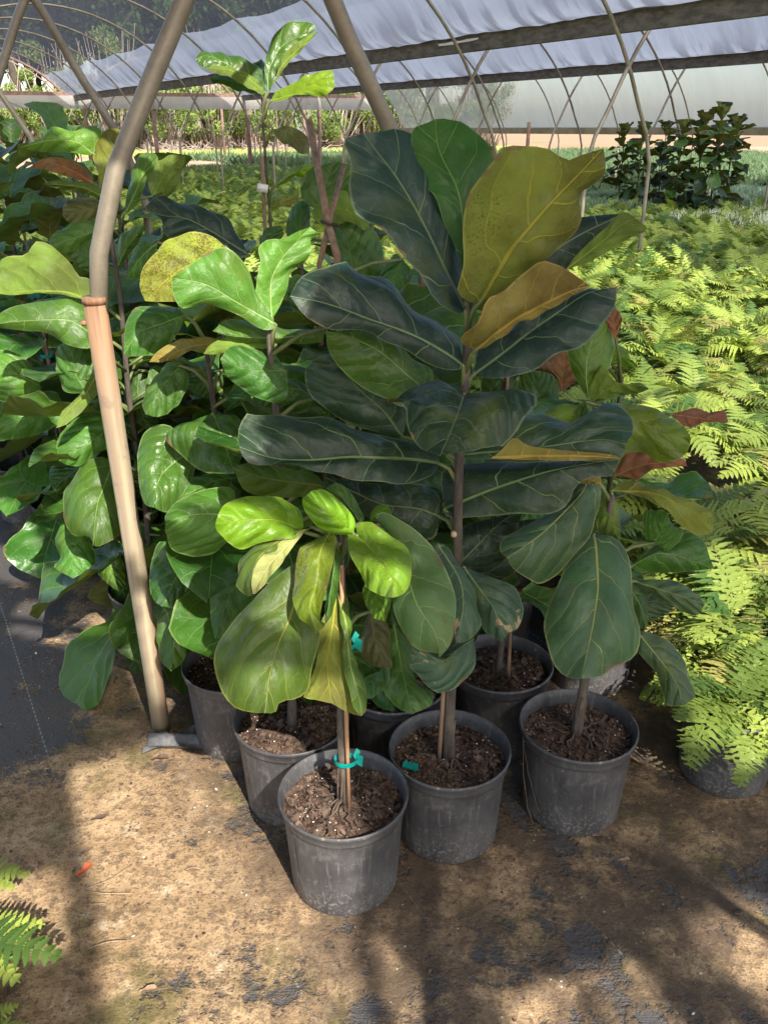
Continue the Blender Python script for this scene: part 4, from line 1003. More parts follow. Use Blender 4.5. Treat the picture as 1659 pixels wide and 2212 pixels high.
# white tag and ties
def tie(root, z, r, mat='teal', h=.012, off=(0, 0), knot=True):
    mb = MB(); X, Y = off
    n = 16; pts = []
    vs = []; fs = []
    for k in range(n):
        a = 2*math.pi*k/n
        for zz, rr in ((z-h/2, r), (z+h/2, r*1.05)): vs.append((X+rr*1.6*math.cos(a), Y+rr*math.sin(a), zz+.003*math.sin(a)))
    for k in range(n):
        a = 2*k; b = 2*((k+1) % n); fs.append((a, b, b+1, a+1))
    mb.add(vs, fs)
    if knot:
        x0 = X + r*1.5
        mb.add([(x0, Y, z-.008), (x0+.013, Y-.004, z-.014), (x0+.016, Y-.002, z+.010), (x0+.006, Y, z+.016), (x0-.002, Y+.003, z+.006)], [(0, 1, 2, 3, 4)])
        mb.add([(x0, Y, z), (x0+.010, Y+.006, z+.018), (x0+.002, Y+.008, z+.026), (x0-.006, Y+.003, z+.010)], [(0, 1, 2, 3)])
    return mb.build('tie', M[mat], root)
tie(PL['F1'][0], .335, .0145, off=(.007, -.008)); tie(PL['F1'][0], .62, .013, off=(.01, -.004))
tie(PL['G9'][0], pole(-1.22, 3.05, 635)[0], .014, knot=False, off=(.01, -.01)); tie(PL['G9'][0], pole(-1.22, 3.05, 765)[0], .014, knot=False, off=(.01, -.01))
zt = pole(-.375, 2.95, 405)[0]; mb = MB(); mb.box((-.012, -.03, zt), (.034, .004, .024), Matrix.Rotation(.15, 3, 'Y')); mb.build('tag', M['white'], PL['T'][0])
# teal scrap on the soil of the dark tree's pot, roots, cut stub
r2 = PL['F2'][0]
p = gnd(884, 1652, .225) - r2.location; mb = MB()
for q in range(4):
    x, y = p.x + .008*q-.01, p.y - .004*q
    mb.add([(x-.006, y, .217), (x+.007, y-.003, .222), (x+.006, y+.009, .232), (x-.004, y+.008, .226)], [(0, 1, 2, 3)])
mb.build('tie', M['teal'], r2)
mb = MB(); q = Vector((-.009, -.010, pole(.152, 1.587, 1150)[0])); mb.tube([q+Vector((0, .01, 0)), q+Vector((-.001, -.006, .002))], .006, 12); mb.build('cut_stub', M['pcream'] if False else simple_mat('cut_wood', (.42, .30, .18), (.52, .4, .26), 60), r2)
def roots(key, n, seed, drop=False):
    root = PL[key][0]; rd = random.Random(seed); mb = MB()
    for k in range(n):
        a = rd.uniform(0, 6.28); pts = []; r = .010; aa = a
        while r < rd.uniform(.08, .125):
            pts.append((r*math.cos(aa), r*math.sin(aa), .2125 + .012*max(0, 1-r/.1) + .005*math.sin(r*70+k))); r += .012; aa += rd.uniform(-.22, .22)
        if len(pts) > 2: mb.tube(pts, [.0032 - .0022*q_/len(pts) for q_ in range(len(pts))], 5)
    for k in range(5):      # root flare up the stem
        a = rd.uniform(0, 6.28); mb.tube([(.012*math.cos(a+z*6), .012*math.sin(a+z*6), .21+z) for z in (0, .04, .08, .12)], .002, 5)
    if drop:
        for sx in (0, .012):
            mb.tube([(-.06+sx, -.10, .222), (-.118, -.075+sx, .245), (-.140, -.055+sx, .238), (-.136+sx, -.062, .15), (-.12+sx*2, -.075, .05), (-.105+sx*3, -.085, .01)], .0011, 5)
    mb.build('root', M['rootm'], root)
roots('F1', 11, 3); roots('F3', 12, 5, True); roots('F2', 5, 6)

# ------------------------------------------------------------------ filler crowns for the trees in the mass, and extra trees behind
FM = [M['deep'], M['green'], M['gloss'], M['green']]
def filler(key, seed, h0, h1, n, L=.26):
    root = PL[key][0]
    mb = fig_crown(seed, h0, h1, n, L, mats=4, nv=18, nu=4, top=False, where=root.location); o = mb.build('foliage', FM + [M['twig']], root)
filler('G1', 11, .40, 1.10, 22, .31); filler('G2', 12, .20, 1.02, 42, .29); filler('G3', 13, .24, 1.05, 36, .32); filler('G5', 14, .3, 1.12, 24, .31)
filler('G6', 15, .35, 1.05, 22, .31); filler('G9', 16, .3, 1.05, 30, .32); filler('G10', 17, .35, 1.08, 24, .31); filler('F6', 18, .36, .98, 24, .24); filler('F5', 19, .42, .74, 9, .22)
filler('F7', 20, .45, .68, 6, .2); filler('F4', 21, .42, .55, 5, .17); filler('G12', 22, .35, .9, 15, .23); filler('G11', 23, .35, .65, 6, .2); filler('T', 24, .3, .98, 18)
protos = []
for i in range(4):
    root = empty('potted_fig_tree', (0, 0, 0))
    p = bpy.data.objects.new('pot', POT); COL.objects.link(p); p.parent = root
    mb = MB(); mb.tube([(0, 0, .2), (.01, 0, .6), (0, .01, 1.1)], [.012, .010, .006], 7); mb.build('trunk', M['bark'], root)
    fig_crown(60+i, .35, 1.14, 19, .28, mats=4, nv=8, nu=2).build('foliage', [M['deep'], M['dark'], M['gloss'], M['navy']] + [M['twig']], root)
    protos.append(root)
def copy_tree(o, parent=None):
    c = o.copy(); COL.objects.link(c); c.parent = parent
    for ch in list(o.children): copy_tree(ch, c)
    return c
spots = []
rd = random.Random(4)
for (x, y) in [(-.62, 3.05), (-.1, 3.15), (-1.15, 3.6), (-.6, 3.5), (-1.55, 3.45), (-1.5, 4.0), (-2.0, 4.0), (-1.0, 4.1), (-1.9, 4.6), (-2.4, 4.7), (-2.3, 5.3), (-2.9, 5.3), (-1.45, 4.7), (-2.75, 6.0), (-3.3, 6.1), (-3.2, 6.8), (-3.9, 6.9), (-3.7, 7.7), (-2.0, 5.9), (-1.75, 5.2), (-2.5, 6.7), (-4.4, 7.9), (-3.0, 7.5)]:
    spots.append((x, y))
def px_word(x, y):
    c = pix((x, y, 1.1)); return c
for i, (x, y) in enumerate(spots):
    r_ = protos[i] if i < 4 else copy_tree(protos[i % 4])
    s_ = 1.0 + .05*math.sin(i*2.1); A_, B_ = toAB((x, y))
    if y > 4.4: s_ *= 1.16
    if x > -.7 and y < 3.7: s_ *= .88
    r_.location = (x, y, 0); r_.rotation_euler = (0, 0, i*1.9); r_.scale = (s_, s_, s_)
    tag(r_, 'dark green potted fig tree packed in the shaded block at the back left', 'fig tree', 'dark fig trees in the back left block')
# two crossed stakes standing in the middle
def free_stake(p0, p1, p2, d, r, label, mat='stake2', cat='stake'):
    a, b, c = (at(*p, dd) for p, dd in zip((p0, p1, p2), d))
    # carry it on down to the soil
    e = Vector((c.x + (c.x-a.x)*.15, c.y + .03, .0))
    o = empty('garden_stake', (e.x, e.y, e.z)); mb = MB(); mb.tube([q-e for q in (a, b, c, e)], [r, r, r*.95, r*.9], 10); mb.v = mb.v
    bpy.data.objects.remove(o)
    ob = mb.build('garden_stake', M[mat], loc=e); tag(ob, label, cat, None); return ob
free_stake((668, 262), (708, 478), (728, 552), (2.32, 2.22, 2.18), .0100, 'thick brown stake leaning left, tied where two stakes cross', cat='stake')
free_stake((742, 360), (714, 470), (690, 570), (2.34, 2.25, 2.2), .0075, 'thinner brown stake leaning right, tied where two stakes cross', cat='stake')
mb = MB(); c = at(711, 482, 2.21); mb.tube([c+Vector((-.02, -.006, .004)), c+Vector((0, -.018, .0)), c+Vector((.02, -.006, -.004)), c+Vector((.0, .016, -.002)), c+Vector((-.02, -.006, .006))], .0035, 6)
tag(mb.build('wire_tie', simple_mat('dark_wire', (.03, .02, .015), (.06, .04, .03), 40)), 'dark tie wound round the crossing of two brown stakes', 'tie')

# ------------------------------------------------------------------ ferns
def frond(rd, L, arch_, nP=15, teeth=5, wmax=.26, curl=1.55):
    """frond in local space along +X, curving up then down; returns verts, faces"""
    V = []; F = []
    pts = []; x = z = 0; ang = arch_
    for i in range(nP+3):
        pts.append(Vector((x, 0, z))); x += math.cos(ang)*L/(nP+2); z += math.sin(ang)*L/(nP+2); ang -= arch_*curl/(nP+2)
    # rachis
    r = .0016
    for i in range(len(pts)-1):
        a, b = pts[i], pts[i+1]; k = len(V)
        V += [a+Vector((0, -r, 0)), a+Vector((0, r, 0)), b+Vector((0, r*.9, 0)), b+Vector((0, -r*.9, 0))]; F.append((k, k+1, k+2, k+3))
    for i in range(3, len(pts)-1):
        t = (i-3)/(len(pts)-4); w = L*wmax*min(1, .55+t*2.2)*(1-t)**.75*1.25 + L*.012
        tan = (pts[i+1]-pts[i]).normalized(); nn = Vector((-tan.z, 0, tan.x))
        for sd in (-1, 1):
            d = (tan*.38 + Vector((0, sd, 0))*.92 + nn*rd.uniform(-.15, .35)).normalized(); b0 = pts[i]
            side = d.cross(nn).normalized()*L/(nP)*.47
            # lobed pinna folded a little along its rib
            k = len(V); ns = teeth*2+1
            for q in range(ns+1):
                s_ = q/ns; ww = (1-s_**2.2)*(1.0 if q % 2 else .66)*(.75 if q == 0 else 1)
                c = b0 + d*w*s_ + Vector((0, 0, -w*.22*s_*s_))
                lift = nn*(L*.0035*ww)
                V += [c + side*ww + lift + d*w*.03, c - side*ww + lift + d*w*.03, c]
            for q in range(ns):
                m = k+q*3; F.append((m+2, m+5, m+3, m)); F.append((m+1, m+4, m+5, m+2))
    return V, F
def fern_mesh(seed, n, Lr, nP=15, teeth=5):
    rd = random.Random(seed); mb = MB()
    for k in range(n):
        V, F = frond(rd, rd.uniform(*Lr), rd.uniform(.55, 1.5), nP, teeth, .27, rd.choice((.6, 1.0, 1.5, 2.1)))
        a = 2*math.pi*(k*.382 + rd.uniform(-.03, .03)); rot = Matrix.Rotation(a, 3, 'Z') @ Matrix.Rotation(rd.uniform(-.35, .35), 3, 'X')
        off = Vector((rd.uniform(-.03, .03), rd.uniform(-.03, .03), 0)); mi = 0 if rd.random() > .07 else 1
        tv = rd.random()
        mb.add([rot @ v + off for v in V], F, [(tv, i/len(V)) for i in range(len(V))], mi)
    return mb
def fern_mat(name, c1, c2):
    m, s, out = newmat(name); uv = s.n('ShaderNodeUVMap'); uv.uv_map = 'leaf'; sp = s.n('ShaderNodeSeparateXYZ'); s.l(uv.outputs[0], sp.inputs[0])
    oi = s.n('ShaderNodeObjectInfo')
    f = s.m('FRACT', s.m('ADD', sp.outputs[0], s.m('MULTIPLY', oi.outputs['Random'], .8)))
    n = s.noise(geovec(s), .9, 3)
    c = s.mix(s.mr(s.m('ADD', s.m('MULTIPLY', f, .7), s.m('MULTIPLY', n, .6)), .25, .95), c1, c2)
    p = principled(s, c, .5, None, .3); tr = s.n('ShaderNodeBsdfTranslucent'); s.l(s.mix(.4, c, (.42, .50, .04)), tr.inputs[0])
    mx = s.n('ShaderNodeMixShader'); mx.inputs[0].default_value = .32; s.l(p.outputs[0], mx.inputs[1]); s.l(tr.outputs[0], mx.inputs[2]); s.l(mx.outputs[0], out.inputs[0]); return m
M['fern'] = fern_mat('fern_green', (.040, .105, .022), (.34, .42, .080)); M['fern2'] = fern_mat('fern_golden', (.24, .22, .06), (.36, .34, .10))
FERN = [fern_mesh(i, 22, (.20, .42), 17, 4).mesh('fronds', [M['fern'], M['fern2']], smooth=False) for i in range(4)]
def edge_mesh(seed):
    r0 = random.Random(seed); mb = MB()
    for k in range(34):
        V, F = frond(r0, r0.uniform(.20, .40), r0.uniform(.35, 1.4), 17, 4, .27, r0.choice((1.2, 1.9, 2.6, 3.2)))
        rot = Matrix.Rotation(2*math.pi*(k*.382), 3, 'Z') @ Matrix.Rotation(r0.uniform(-.35, .35), 3, 'X'); tv = r0.random()
        mb.add([rot @ v + Vector((r0.uniform(-.01, .01), 0, 0)) for v in V], F, [(tv, 0)]*len(V), 0 if r0.random() > .1 else 1)
    return mb.mesh('fronds', [M['fern'], M['fern2']], smooth=False)
FERNE = [edge_mesh(70+i) for i in range(3)]
FERNF = [fern_mesh(20+i, 19, (.20, .42), 13, 2).mesh('fronds', [M['fern'], M['fern2']], smooth=False) for i in range(3)]
rd = random.Random(99)
FARFIG = []
for px_, d_ in ((1350, 15.4), (1390, 14.8), (1440, 15.2), (1476, 14.4), (1520, 14.9), (1556, 14.0), (1588, 14.6)): FARFIG.append(((px_-W2)/FPX*d_, 1.0957*d_))
figs = [(v[1], v[2]) for v in PL.values()]
cand = []
A = -.1
while A < 31.5:
    stp = .30
    B = 1.66
    while B < (13.4 if 1.5 < A < 17 else 6.5 if A < 17 else 12.5):
        jt = .02 if B < 1.9 else .06
        a, b = A + rd.uniform(-jt, jt), B + rd.uniform(-jt, jt)
        B += stp
        p = AB(a, b)
        if rd.random() < .05: continue
        if any((p.x-fx)**2 + (p.y-fy)**2 < (.29 if p.y < 2.3 else .27)**2 for fx, fy in figs): continue
        if any((p.x-q[0])**2 + (p.y-q[1])**2 < .35**2 for q in FARFIG): continue
        if a > 9.5 and b > 11.5 and False or a > 13 and b > 9.0 + (0 if a < 17 else 3): continue
        x, y, f = pix((p.x, p.y, .45))
        if f < .5 or x < -150 or x > 1850 or y > 2400: continue
        cand.append((f, p, a, b))
    A += .30
# ferns in the fig tree block's far side, right up to the trunks of the tall tree
A = 5.2
while A < 31.5:
    B = .95
    while B < 1.6:
        p = AB(A, B); x, y, f = pix((p.x, p.y, .45)); cand.append((f, p, A, B)); B += .31
    A += .31
cand.sort(key=lambda c: c[0])
print('ferns', len(cand))
NIND = 290
small_pot = MB(); small_pot.lathe([(.0, .002), (.072, .0), (.088, .15), (.092, .152), (.093, .165), (.088, .167), (.084, .15), (0, .148)], 28)
SPOT = small_pot.mesh('pot', M['pot'])
GF = 'ferns packed pot to pot in the bed'
def put_fern(p, i, label, s_=1.0, withpot=False, rx=None):
    root = empty('potted_fern', (p.x, p.y, 0)); tag(root, label, 'fern', GF)
    o = bpy.data.objects.new('fronds', FERNE[i % 3] if withpot else FERN[i % 4]); COL.objects.link(o); o.parent = root; o.location = (0, 0, .20 + (rd.uniform(-.12, .08) if not withpot else 0)); o.scale = (s_, s_, s_*.95); o.rotation_euler = (0, 0, rd.uniform(0, 6.28))
    if withpot:
        q = bpy.data.objects.new('pot', POT); COL.objects.link(q); q.parent = root; q.scale = (.93, .93, .95)
        q = bpy.data.objects.new('soil', SOILP); COL.objects.link(q); q.parent = root; q.scale = (.93, .93, .95)
    return root
for i, (f, p, a, b) in enumerate(cand[:NIND]):
    lb = {0: 'fern drooping over its black pot at the right edge, lowest of the bed'}.get(i) if b < 1.9 else None
    put_fern(p, i, lb or 'bright green fern packed among its neighbours in the bed right of the fig trees', rd.uniform(.75, 1.2), withpot=(b < 2.1))
# the rest as one mass
def fern_field(pts, name, label, group_scale=1.0):
    root_me = bpy.data.meshes.new(name); root_me.from_pydata([tuple(p) for p in pts], [], [])
    o = bpy.data.objects.new(name, root_me); COL.objects.link(o); tag(o, label, 'ferns', None, 'stuff')
    srcs = []
    ng = bpy.data.node_groups.new(name, 'GeometryNodeTree')
    ng.interface.new_socket('Geometry', in_out='INPUT', socket_type='NodeSocketGeometry'); ng.interface.new_socket('Geometry', in_out='OUTPUT', socket_type='NodeSocketGeometry')
    N_ = ng.nodes; Lk = ng.links
    gi = N_.new('NodeGroupInput'); go = N_.new('NodeGroupOutput'); join = N_.new('GeometryNodeJoinGeometry')
    m2p = N_.new('GeometryNodeMeshToPoints'); Lk.new(gi.outputs[0], m2p.inputs[0])
    idx = N_.new('GeometryNodeInputIndex')
    rv = N_.new('FunctionNodeRandomValue'); rv.data_type = 'FLOAT_VECTOR'; rv.inputs[0].default_value = (-.12, -.12, 0); rv.inputs[1].default_value = (.12, .12, 6.283)
    rs = N_.new('FunctionNodeRandomValue'); rs.data_type = 'FLOAT'; rs.inputs[2].default_value = .85; rs.inputs[3].default_value = 1.2; rs.inputs['Seed'].default_value = 5
    for k in range(3):
        md = N_.new('FunctionNodeCompare'); md.data_type = 'INT'; md.operation = 'EQUAL'
        mm = N_.new('ShaderNodeMath'); mm.operation = 'MODULO'; mm.inputs[1].default_value = 3; Lk.new(idx.outputs[0], mm.inputs[0])
        Lk.new(mm.outputs[0], md.inputs['A']) if False else None
        c = N_.new('FunctionNodeCompare'); c.data_type = 'FLOAT'; c.operation = 'EQUAL'; Lk.new(mm.outputs[0], c.inputs[0]); c.inputs[1].default_value = float(k)
        N_.remove(md)
        src = bpy.data.objects[SRC[k]]
        oi = N_.new('GeometryNodeObjectInfo'); oi.inputs['Object'].default_value = src; oi.inputs['As Instance'].default_value = True
        ip = N_.new('GeometryNodeInstanceOnPoints'); Lk.new(m2p.outputs[0], ip.inputs['Points']); Lk.new(c.outputs[0], ip.inputs['Selection']); Lk.new(oi.outputs['Geometry'], ip.inputs['Instance'])
        Lk.new(rv.outputs[0], ip.inputs['Rotation']); Lk.new(rs.outputs[1], ip.inputs['Scale']); Lk.new(ip.outputs[0], join.inputs[0])
    Lk.new(join.outputs[0], go.inputs[0])
    md = o.modifiers.new('scatter', 'NODES'); md.node_group = ng; return o
# three far-fern source plants standing in the bed themselves
SRC = []
for k in range(3):
    f, p, a, b = cand[NIND+k]
    o = bpy.data.objects.new('potted_fern', FERNF[k]); COL.objects.link(o); o.location = (p.x, p.y, .17); SRC.append(o.name)
    tag(o, 'bright green fern packed among its neighbours in the bed right of the fig trees', 'fern', GF)
fern_field([Vector((p.x, p.y, .10 + .14*noise.noise(Vector((p.x*3, p.y*3, 1))) + .03)) for f, p, a, b in cand[NIND+3:]], 'fern_bed', 'far part of the fern bed, fronds merging into one green mass')
# fern at the lower left edge, close to the camera
def edge_fern(base, tips, lb, seed):
    b0 = gnd(*base, .10); root = empty('potted_fern', (b0.x, b0.y, 0)); tag(root, lb, 'fern', 'ferns at the lower left edge'); rd_ = random.Random(seed); mb = MB()
    for k, (x, y) in enumerate(tips):
        t = gnd(x, y, .17); d = t - b0; L = math.hypot(d.x, d.y)/.84
        V, F = frond(rd_, L, .75, 15, 6, .24, 1.5); rot = Matrix.Rotation(math.atan2(d.y, d.x), 3, 'Z') @ Matrix.Rotation(rd_.uniform(-.3, .3), 3, 'X')
        tv = rd_.uniform(.5, .9); mb.add([rot @ v + Vector((0, 0, .12)) for v in V], F, [(tv, 0)]*len(V), 0)
    mb.build('fronds', [M['fern'], M['fern2']], root, smooth=False)
    q = bpy.data.objects.new('pot', SPOT); COL.objects.link(q); q.parent = root
edge_fern((-130, 2075), [(118, 2066), (78, 1985), (40, 2010), (30, 2110), (-40, 1950), (-200, 1950), (-300, 2100), (-250, 2250), (-60, 2250), (60, 2030), (10, 2060)], 'fern whose lit fronds poke in at the lower left edge', 3)
edge_fern((-110, 1930), [(48, 1885), (20, 1905), (-30, 1820), (-200, 1800), (-300, 1900)], 'shaded fern just above the lit one at the lower left edge', 4)
edge_fern((-110, 2290), [(45, 2212), (20, 2150), (-20, 2120), (-250, 2200), (-300, 2300)], 'dark fern at the very bottom of the left edge', 5)

# ------------------------------------------------------------------ far fig trees, posts, rows
far = [(11.2, 8.9, 1.02), (11.6, 9.35, .80), (10.6, 9.6, 1.08), (10.3, 9.95, 1.0), (10.0, 10.4, 1.12), (9.8, 10.75, 1.2), (9.5, 10.2, .95)]
dense = []
for i in range(2):
    root = empty('potted_fig_tree', (0, 0, 0)); p = bpy.data.objects.new('pot', POT); COL.objects.link(p); p.parent = root
    mb = MB(); mb.tube([(0, 0, .2), (.01, 0, .7), (0, .01, 1.5)], [.014, .011, .006], 7); mb.build('trunk', M['bark'], root)
    mb = fig_crown(160+i, .25, 1.45, 60, .25, mats=4, nv=7, nu=2, upr=.55, wild=.9)
    mb.build('foliage', [M['deep'], M['dark'], M['dark'], M['navy']] + [M['twig']], root); dense.append(root)
FL = ['smallest and leftmost of the far fig trees, beside the thin pipe stub', 'far fig tree second from the left in its group', 'far fig tree third from the left in its group', 'far fig tree in the middle of its group', 'far fig tree third from the right in its group', 'tallest far fig tree with a round upright leaf', 'rightmost of the far fig trees before the milky wall']
for i, (a, b, s_) in enumerate([(*q, z_) for q, z_ in zip(FARFIG, (1.02, 1.0, 1.04, 1.02, 1.14, 1.17, 1.10))]):
    r_ = copy_tree(dense[i % 2]) if i > 1 else dense[i]; r_.location = (a, b, 0); r_.scale = (s_,)*3; r_.rotation_euler = (0, 0, i*1.3)
    tag(r_, FL[i], 'fig tree', 'fig trees beyond the ferns at right')
def post(px, py, pt, depth_z, r, mat, label, cat='post', group=None, name='post'):
    g = gnd(px, py, depth_z); f = pix(g)[2]
    zt = at(pt[0], pt[1], f).z
    mb = MB(); mb.tube([(0, 0, -.02), (.0, 0, zt*.5), ((pt[0]-px)/FPX*f*.3, 0, zt)], r, 10)
    o = mb.build(name, M[mat], loc=(g.x, g.y, 0)); tag(o, label, cat, group); return o
post(1527, 440, (1530, 362), .3, .022, 'pvc', 'cream pipe stub standing in the ferns left of the far fig trees', 'pipe', name='pipe_stub')
post(1327, 395, (1327, 312), .3, .025, 'pvc', 'thin cream pipe stub in the ferns before the farthest fig tree', 'pipe', name='pipe_stub')
post(1135, 380, (1136, 264), .3, .055, 'woodbrown', 'short brown timber post above the big olive leaf', 'post', name='timber_post')
post(22, 975, (18, 915), .0, .035, 'pvc', 'white pipe stub by the dark pots at the left edge', 'pipe', name='pipe_stub')
for i, (px, top, bot) in enumerate([(487, 185, 348), (787, 265, 330), (660, 210, 340), (393, 300, 336), (553, 290, 345), (602, 300, 340), (622, 295, 342)]):
    post(px, bot, (px-2, top), .0, .07 if i in (0, 2) else .035, 'woodbrown', ['thick brown post left of the tall thin fig tree', 'brown post stub left of the dark tree', 'thick brown post right of the tall thin fig tree', 'thin post by the bent pipe at the bed end', 'thin post just left of the tall thin stem', 'thin post just right of the tall thin stem', 'thin post between the tall stem and the crossed stakes'][i], 'post', 'posts at the far end of the fern bed', 'timber_post')
# nursery rows beyond the ferns at right
def rows(name, A_0, A_1, B_0, B_1, n, h, mat, label, seed):
    rd2 = random.Random(seed); mb = MB()
    for k in range(n):
        a, b = rd2.uniform(A_0, A_1), rd2.uniform(B_0, B_1); p = AB(a, b)
        for q in range(7):
            d = Vector((rd2.gauss(0, 1), rd2.gauss(0, 1), rd2.uniform(.2, 1.6))).normalized(); ww = h*.25
            c = p + Vector((rd2.uniform(-.1, .1), rd2.uniform(-.1, .1), h*.35)); s1 = d.orthogonal().normalized()*ww*.35
            mb.add([c, c + d*h*.4 + s1, c + d*h*.8, c + d*h*.4 - s1], [(0, 1, 2, 3)])
    tag(mb.build(name, mat, smooth=False), label, 'plants', None, 'stuff')
gm = simple_mat('groundcover_green', (.045, .085, .03), (.10, .15, .06), 3, .7); bm_ = simple_mat('juniper_blue_green', (.10, .16, .10), (.18, .26, .17), 3, .7); wm_ = simple_mat('cream_foliage', (.40, .45, .30), (.62, .64, .5), 20, .7)
rows('green_nursery_rows', 14, 44, 13.5, 44, 5200, .55, gm, 'rows of low green nursery plants beyond the ferns', 1)
rows('blue_green_rows', 11.5, 14.0, 9.9, 17.5, 2600, .40, bm_, 'low blue-green nursery plants in a strip before the far wall', 2)
rows('pale_plants', 8.2, 10.2, 10.6, 13.4, 700, .36, wm_, 'patch of pale variegated plants at the right edge', 3)
rows('green_nursery_rows', 16, 31, 9.3, 12.8, 2600, .42, gm, 'rows of low green plants left of the far fig trees', 4)

# ------------------------------------------------------------------ trees and scrub
def leaf_cloud(seed, n, rx, ry, rz, cz, size, clumps=26):
    rd2 = np.random.RandomState(seed)
    cl = rd2.normal(size=(clumps, 3)); cl /= np.linalg.norm(cl, axis=1)[:, None]; cl *= rd2.uniform(.35, 1, (clumps, 1)); cl *= (rx, ry, rz); cl[:, 2] += cz
    crad = rd2.uniform(.16, .34, clumps)*max(rx, rz)
    ci = rd2.randint(0, clumps, n); d = rd2.normal(size=(n, 3)); d /= np.linalg.norm(d, axis=1)[:, None]
    P = cl[ci] + d*crad[ci][:, None]*rd2.uniform(.5, 1.05, (n, 1))*(1, 1, .8)
    a = rd2.normal(size=(n, 3)) + d*.8; a /= np.linalg.norm(a, axis=1)[:, None]
    t = np.cross(a, rd2.normal(size=(n, 3))); t /= np.linalg.norm(t, axis=1)[:, None]; b = np.cross(a, t)
    s_ = size*rd2.uniform(.6, 1.3, (n, 1))
    V = np.concatenate([P-t*s_, P-b*s_*.55, P+t*s_, P+b*s_*.55], 1).reshape(-1, 3)
    me = bpy.data.meshes.new('crown'); me.vertices.add(4*n); me.vertices.foreach_set('co', V.ravel().astype(np.float32))
    me.loops.add(4*n); me.loops.foreach_set('vertex_index', np.arange(4*n, dtype=np.int32)); me.polygons.add(n)
    me.polygons.foreach_set('loop_start', np.arange(0, 4*n, 4, dtype=np.int32)); me.update(calc_edges=True); me.validate(); return me
def foliage_mat(name, c1, c2):
    m, s, out = newmat(name); n = s.noise(geovec(s), .8, 4); n2 = s.noise(geovec(s), 6, 2)
    c = s.mix(s.mr(s.m('ADD', s.m('MULTIPLY', n, .6), s.m('MULTIPLY', n2, .4)), .35, .65), c1, c2)
    p = principled(s, c, .6, None, .25); tr = s.n('ShaderNodeBsdfTranslucent'); s.l(s.mix(.5, c, (.30, .45, .03)), tr.inputs[0])
    mx = s.n('ShaderNodeMixShader'); mx.inputs[0].default_value = .3; s.l(p.outputs[0], mx.inputs[1]); s.l(tr.outputs[0], mx.inputs[2]); s.l(mx.outputs[0], out.inputs[0]); return m
fm = [foliage_mat('tree_foliage', (.03, .07, .012), (.09, .16, .03)), foliage_mat('scrub_foliage', (.09, .15, .035), (.28, .36, .10))]
tp = []
for i in range(3):
    root = empty('broadleaf_tree', (0, 0, 0)); mb = MB(); rd3 = random.Random(i+40)
    mb.tube([(0, 0, -.1), (.1, .1, 3), (.0, .2, 6), (.2, 0, 10)], [.24, .19, .14, .05], 8)
    for k in range(9):
        a = rd3.uniform(0, 6.28); z = rd3.uniform(3.0, 8.5); r = rd3.uniform(1.4, 2.6)
        mb.tube([(0.05, .1, z), (r*.5*math.cos(a), r*.5*math.sin(a), z+.8), (r*math.cos(a), r*math.sin(a), z+1.5)], [.07, .05, .02], 6)
    mb.build('trunk', M['bark'], root)
    me = leaf_cloud(i+3, 9000, 2.9, 2.9, 4.0, 7.4, .16, 40); me.materials.append(fm[0]); o = bpy.data.objects.new('crown', me); COL.objects.link(o); o.parent = root; tp.append(root)
    root['category'] = 'tree'
rd = random.Random(12); k = 0
treespots = []
for row, (A_, n, b0, b1) in enumerate(((69, 15, 2, 50), (75, 14, 3, 54), (83, 13, 4, 60))):
    for j in range(n):
        treespots.append((A_+rd.uniform(-1.5, 1.5), b0 + (b1-b0)*(j+.5)/n + rd.uniform(-.7, .7), rd.uniform(1.25, 1.75)))
for i, (a, b, s_) in enumerate(treespots):
    r_ = tp[i] if i < 3 else copy_tree(tp[i % 3]); p = AB(a, b); r_.location = p; r_.rotation_euler = (0, 0, i*1.7); r_.scale = (s_, s_, s_*1.15)
    tag(r_, 'dark green tree of the wood behind the shade house, seen through the cloth', 'tree', 'trees of the wood behind the shade house')
sp_ = []
for i in range(3):
    root = empty('leafy_shrub', (0, 0, 0)); mb = MB(); rd3 = random.Random(i+80)
    for k in range(34):
        a = rd3.uniform(0, 6.28); r = rd3.uniform(.2, 1.7); mb.tube([(r*.2*math.cos(a), r*.2*math.sin(a), -.05), (r*.6*math.cos(a), r*.6*math.sin(a), rd3.uniform(.8, 1.4)), (r*math.cos(a), r*math.sin(a), rd3.uniform(1.6, 3.2))], [.03, .02, .008], 5)
    mb.build('stems', simple_mat('pale_stems', (.22, .17, .13), (.38, .31, .25), 4), root)
    me = leaf_cloud(i+30, 4200, 1.8, 1.5, 1.45, 1.75, .065, 15); me.materials.append(fm[1]); o = bpy.data.objects.new('crown', me); COL.objects.link(o); o.parent = root; sp_.append(root)
ss = []
for j in range(34):
    ss.append((rd.uniform(62, 66), 2 + 44*(j+.5)/34 + rd.uniform(-.5, .5), rd.uniform(.6, 2.2)))
for i, (a, b, s_) in enumerate(ss):
    r_ = sp_[i] if i < 3 else copy_tree(sp_[i % 3]); p = AB(a, b); r_.location = p; r_.rotation_euler = (0, 0, i*2.3); r_.scale = (s_, s_, s_*rd.uniform(.9, 1.3))
    tag(r_, 'sunlit yellow-green shrub at the edge of the wood beyond the dirt road', 'shrub', 'shrubs along the edge of the wood')
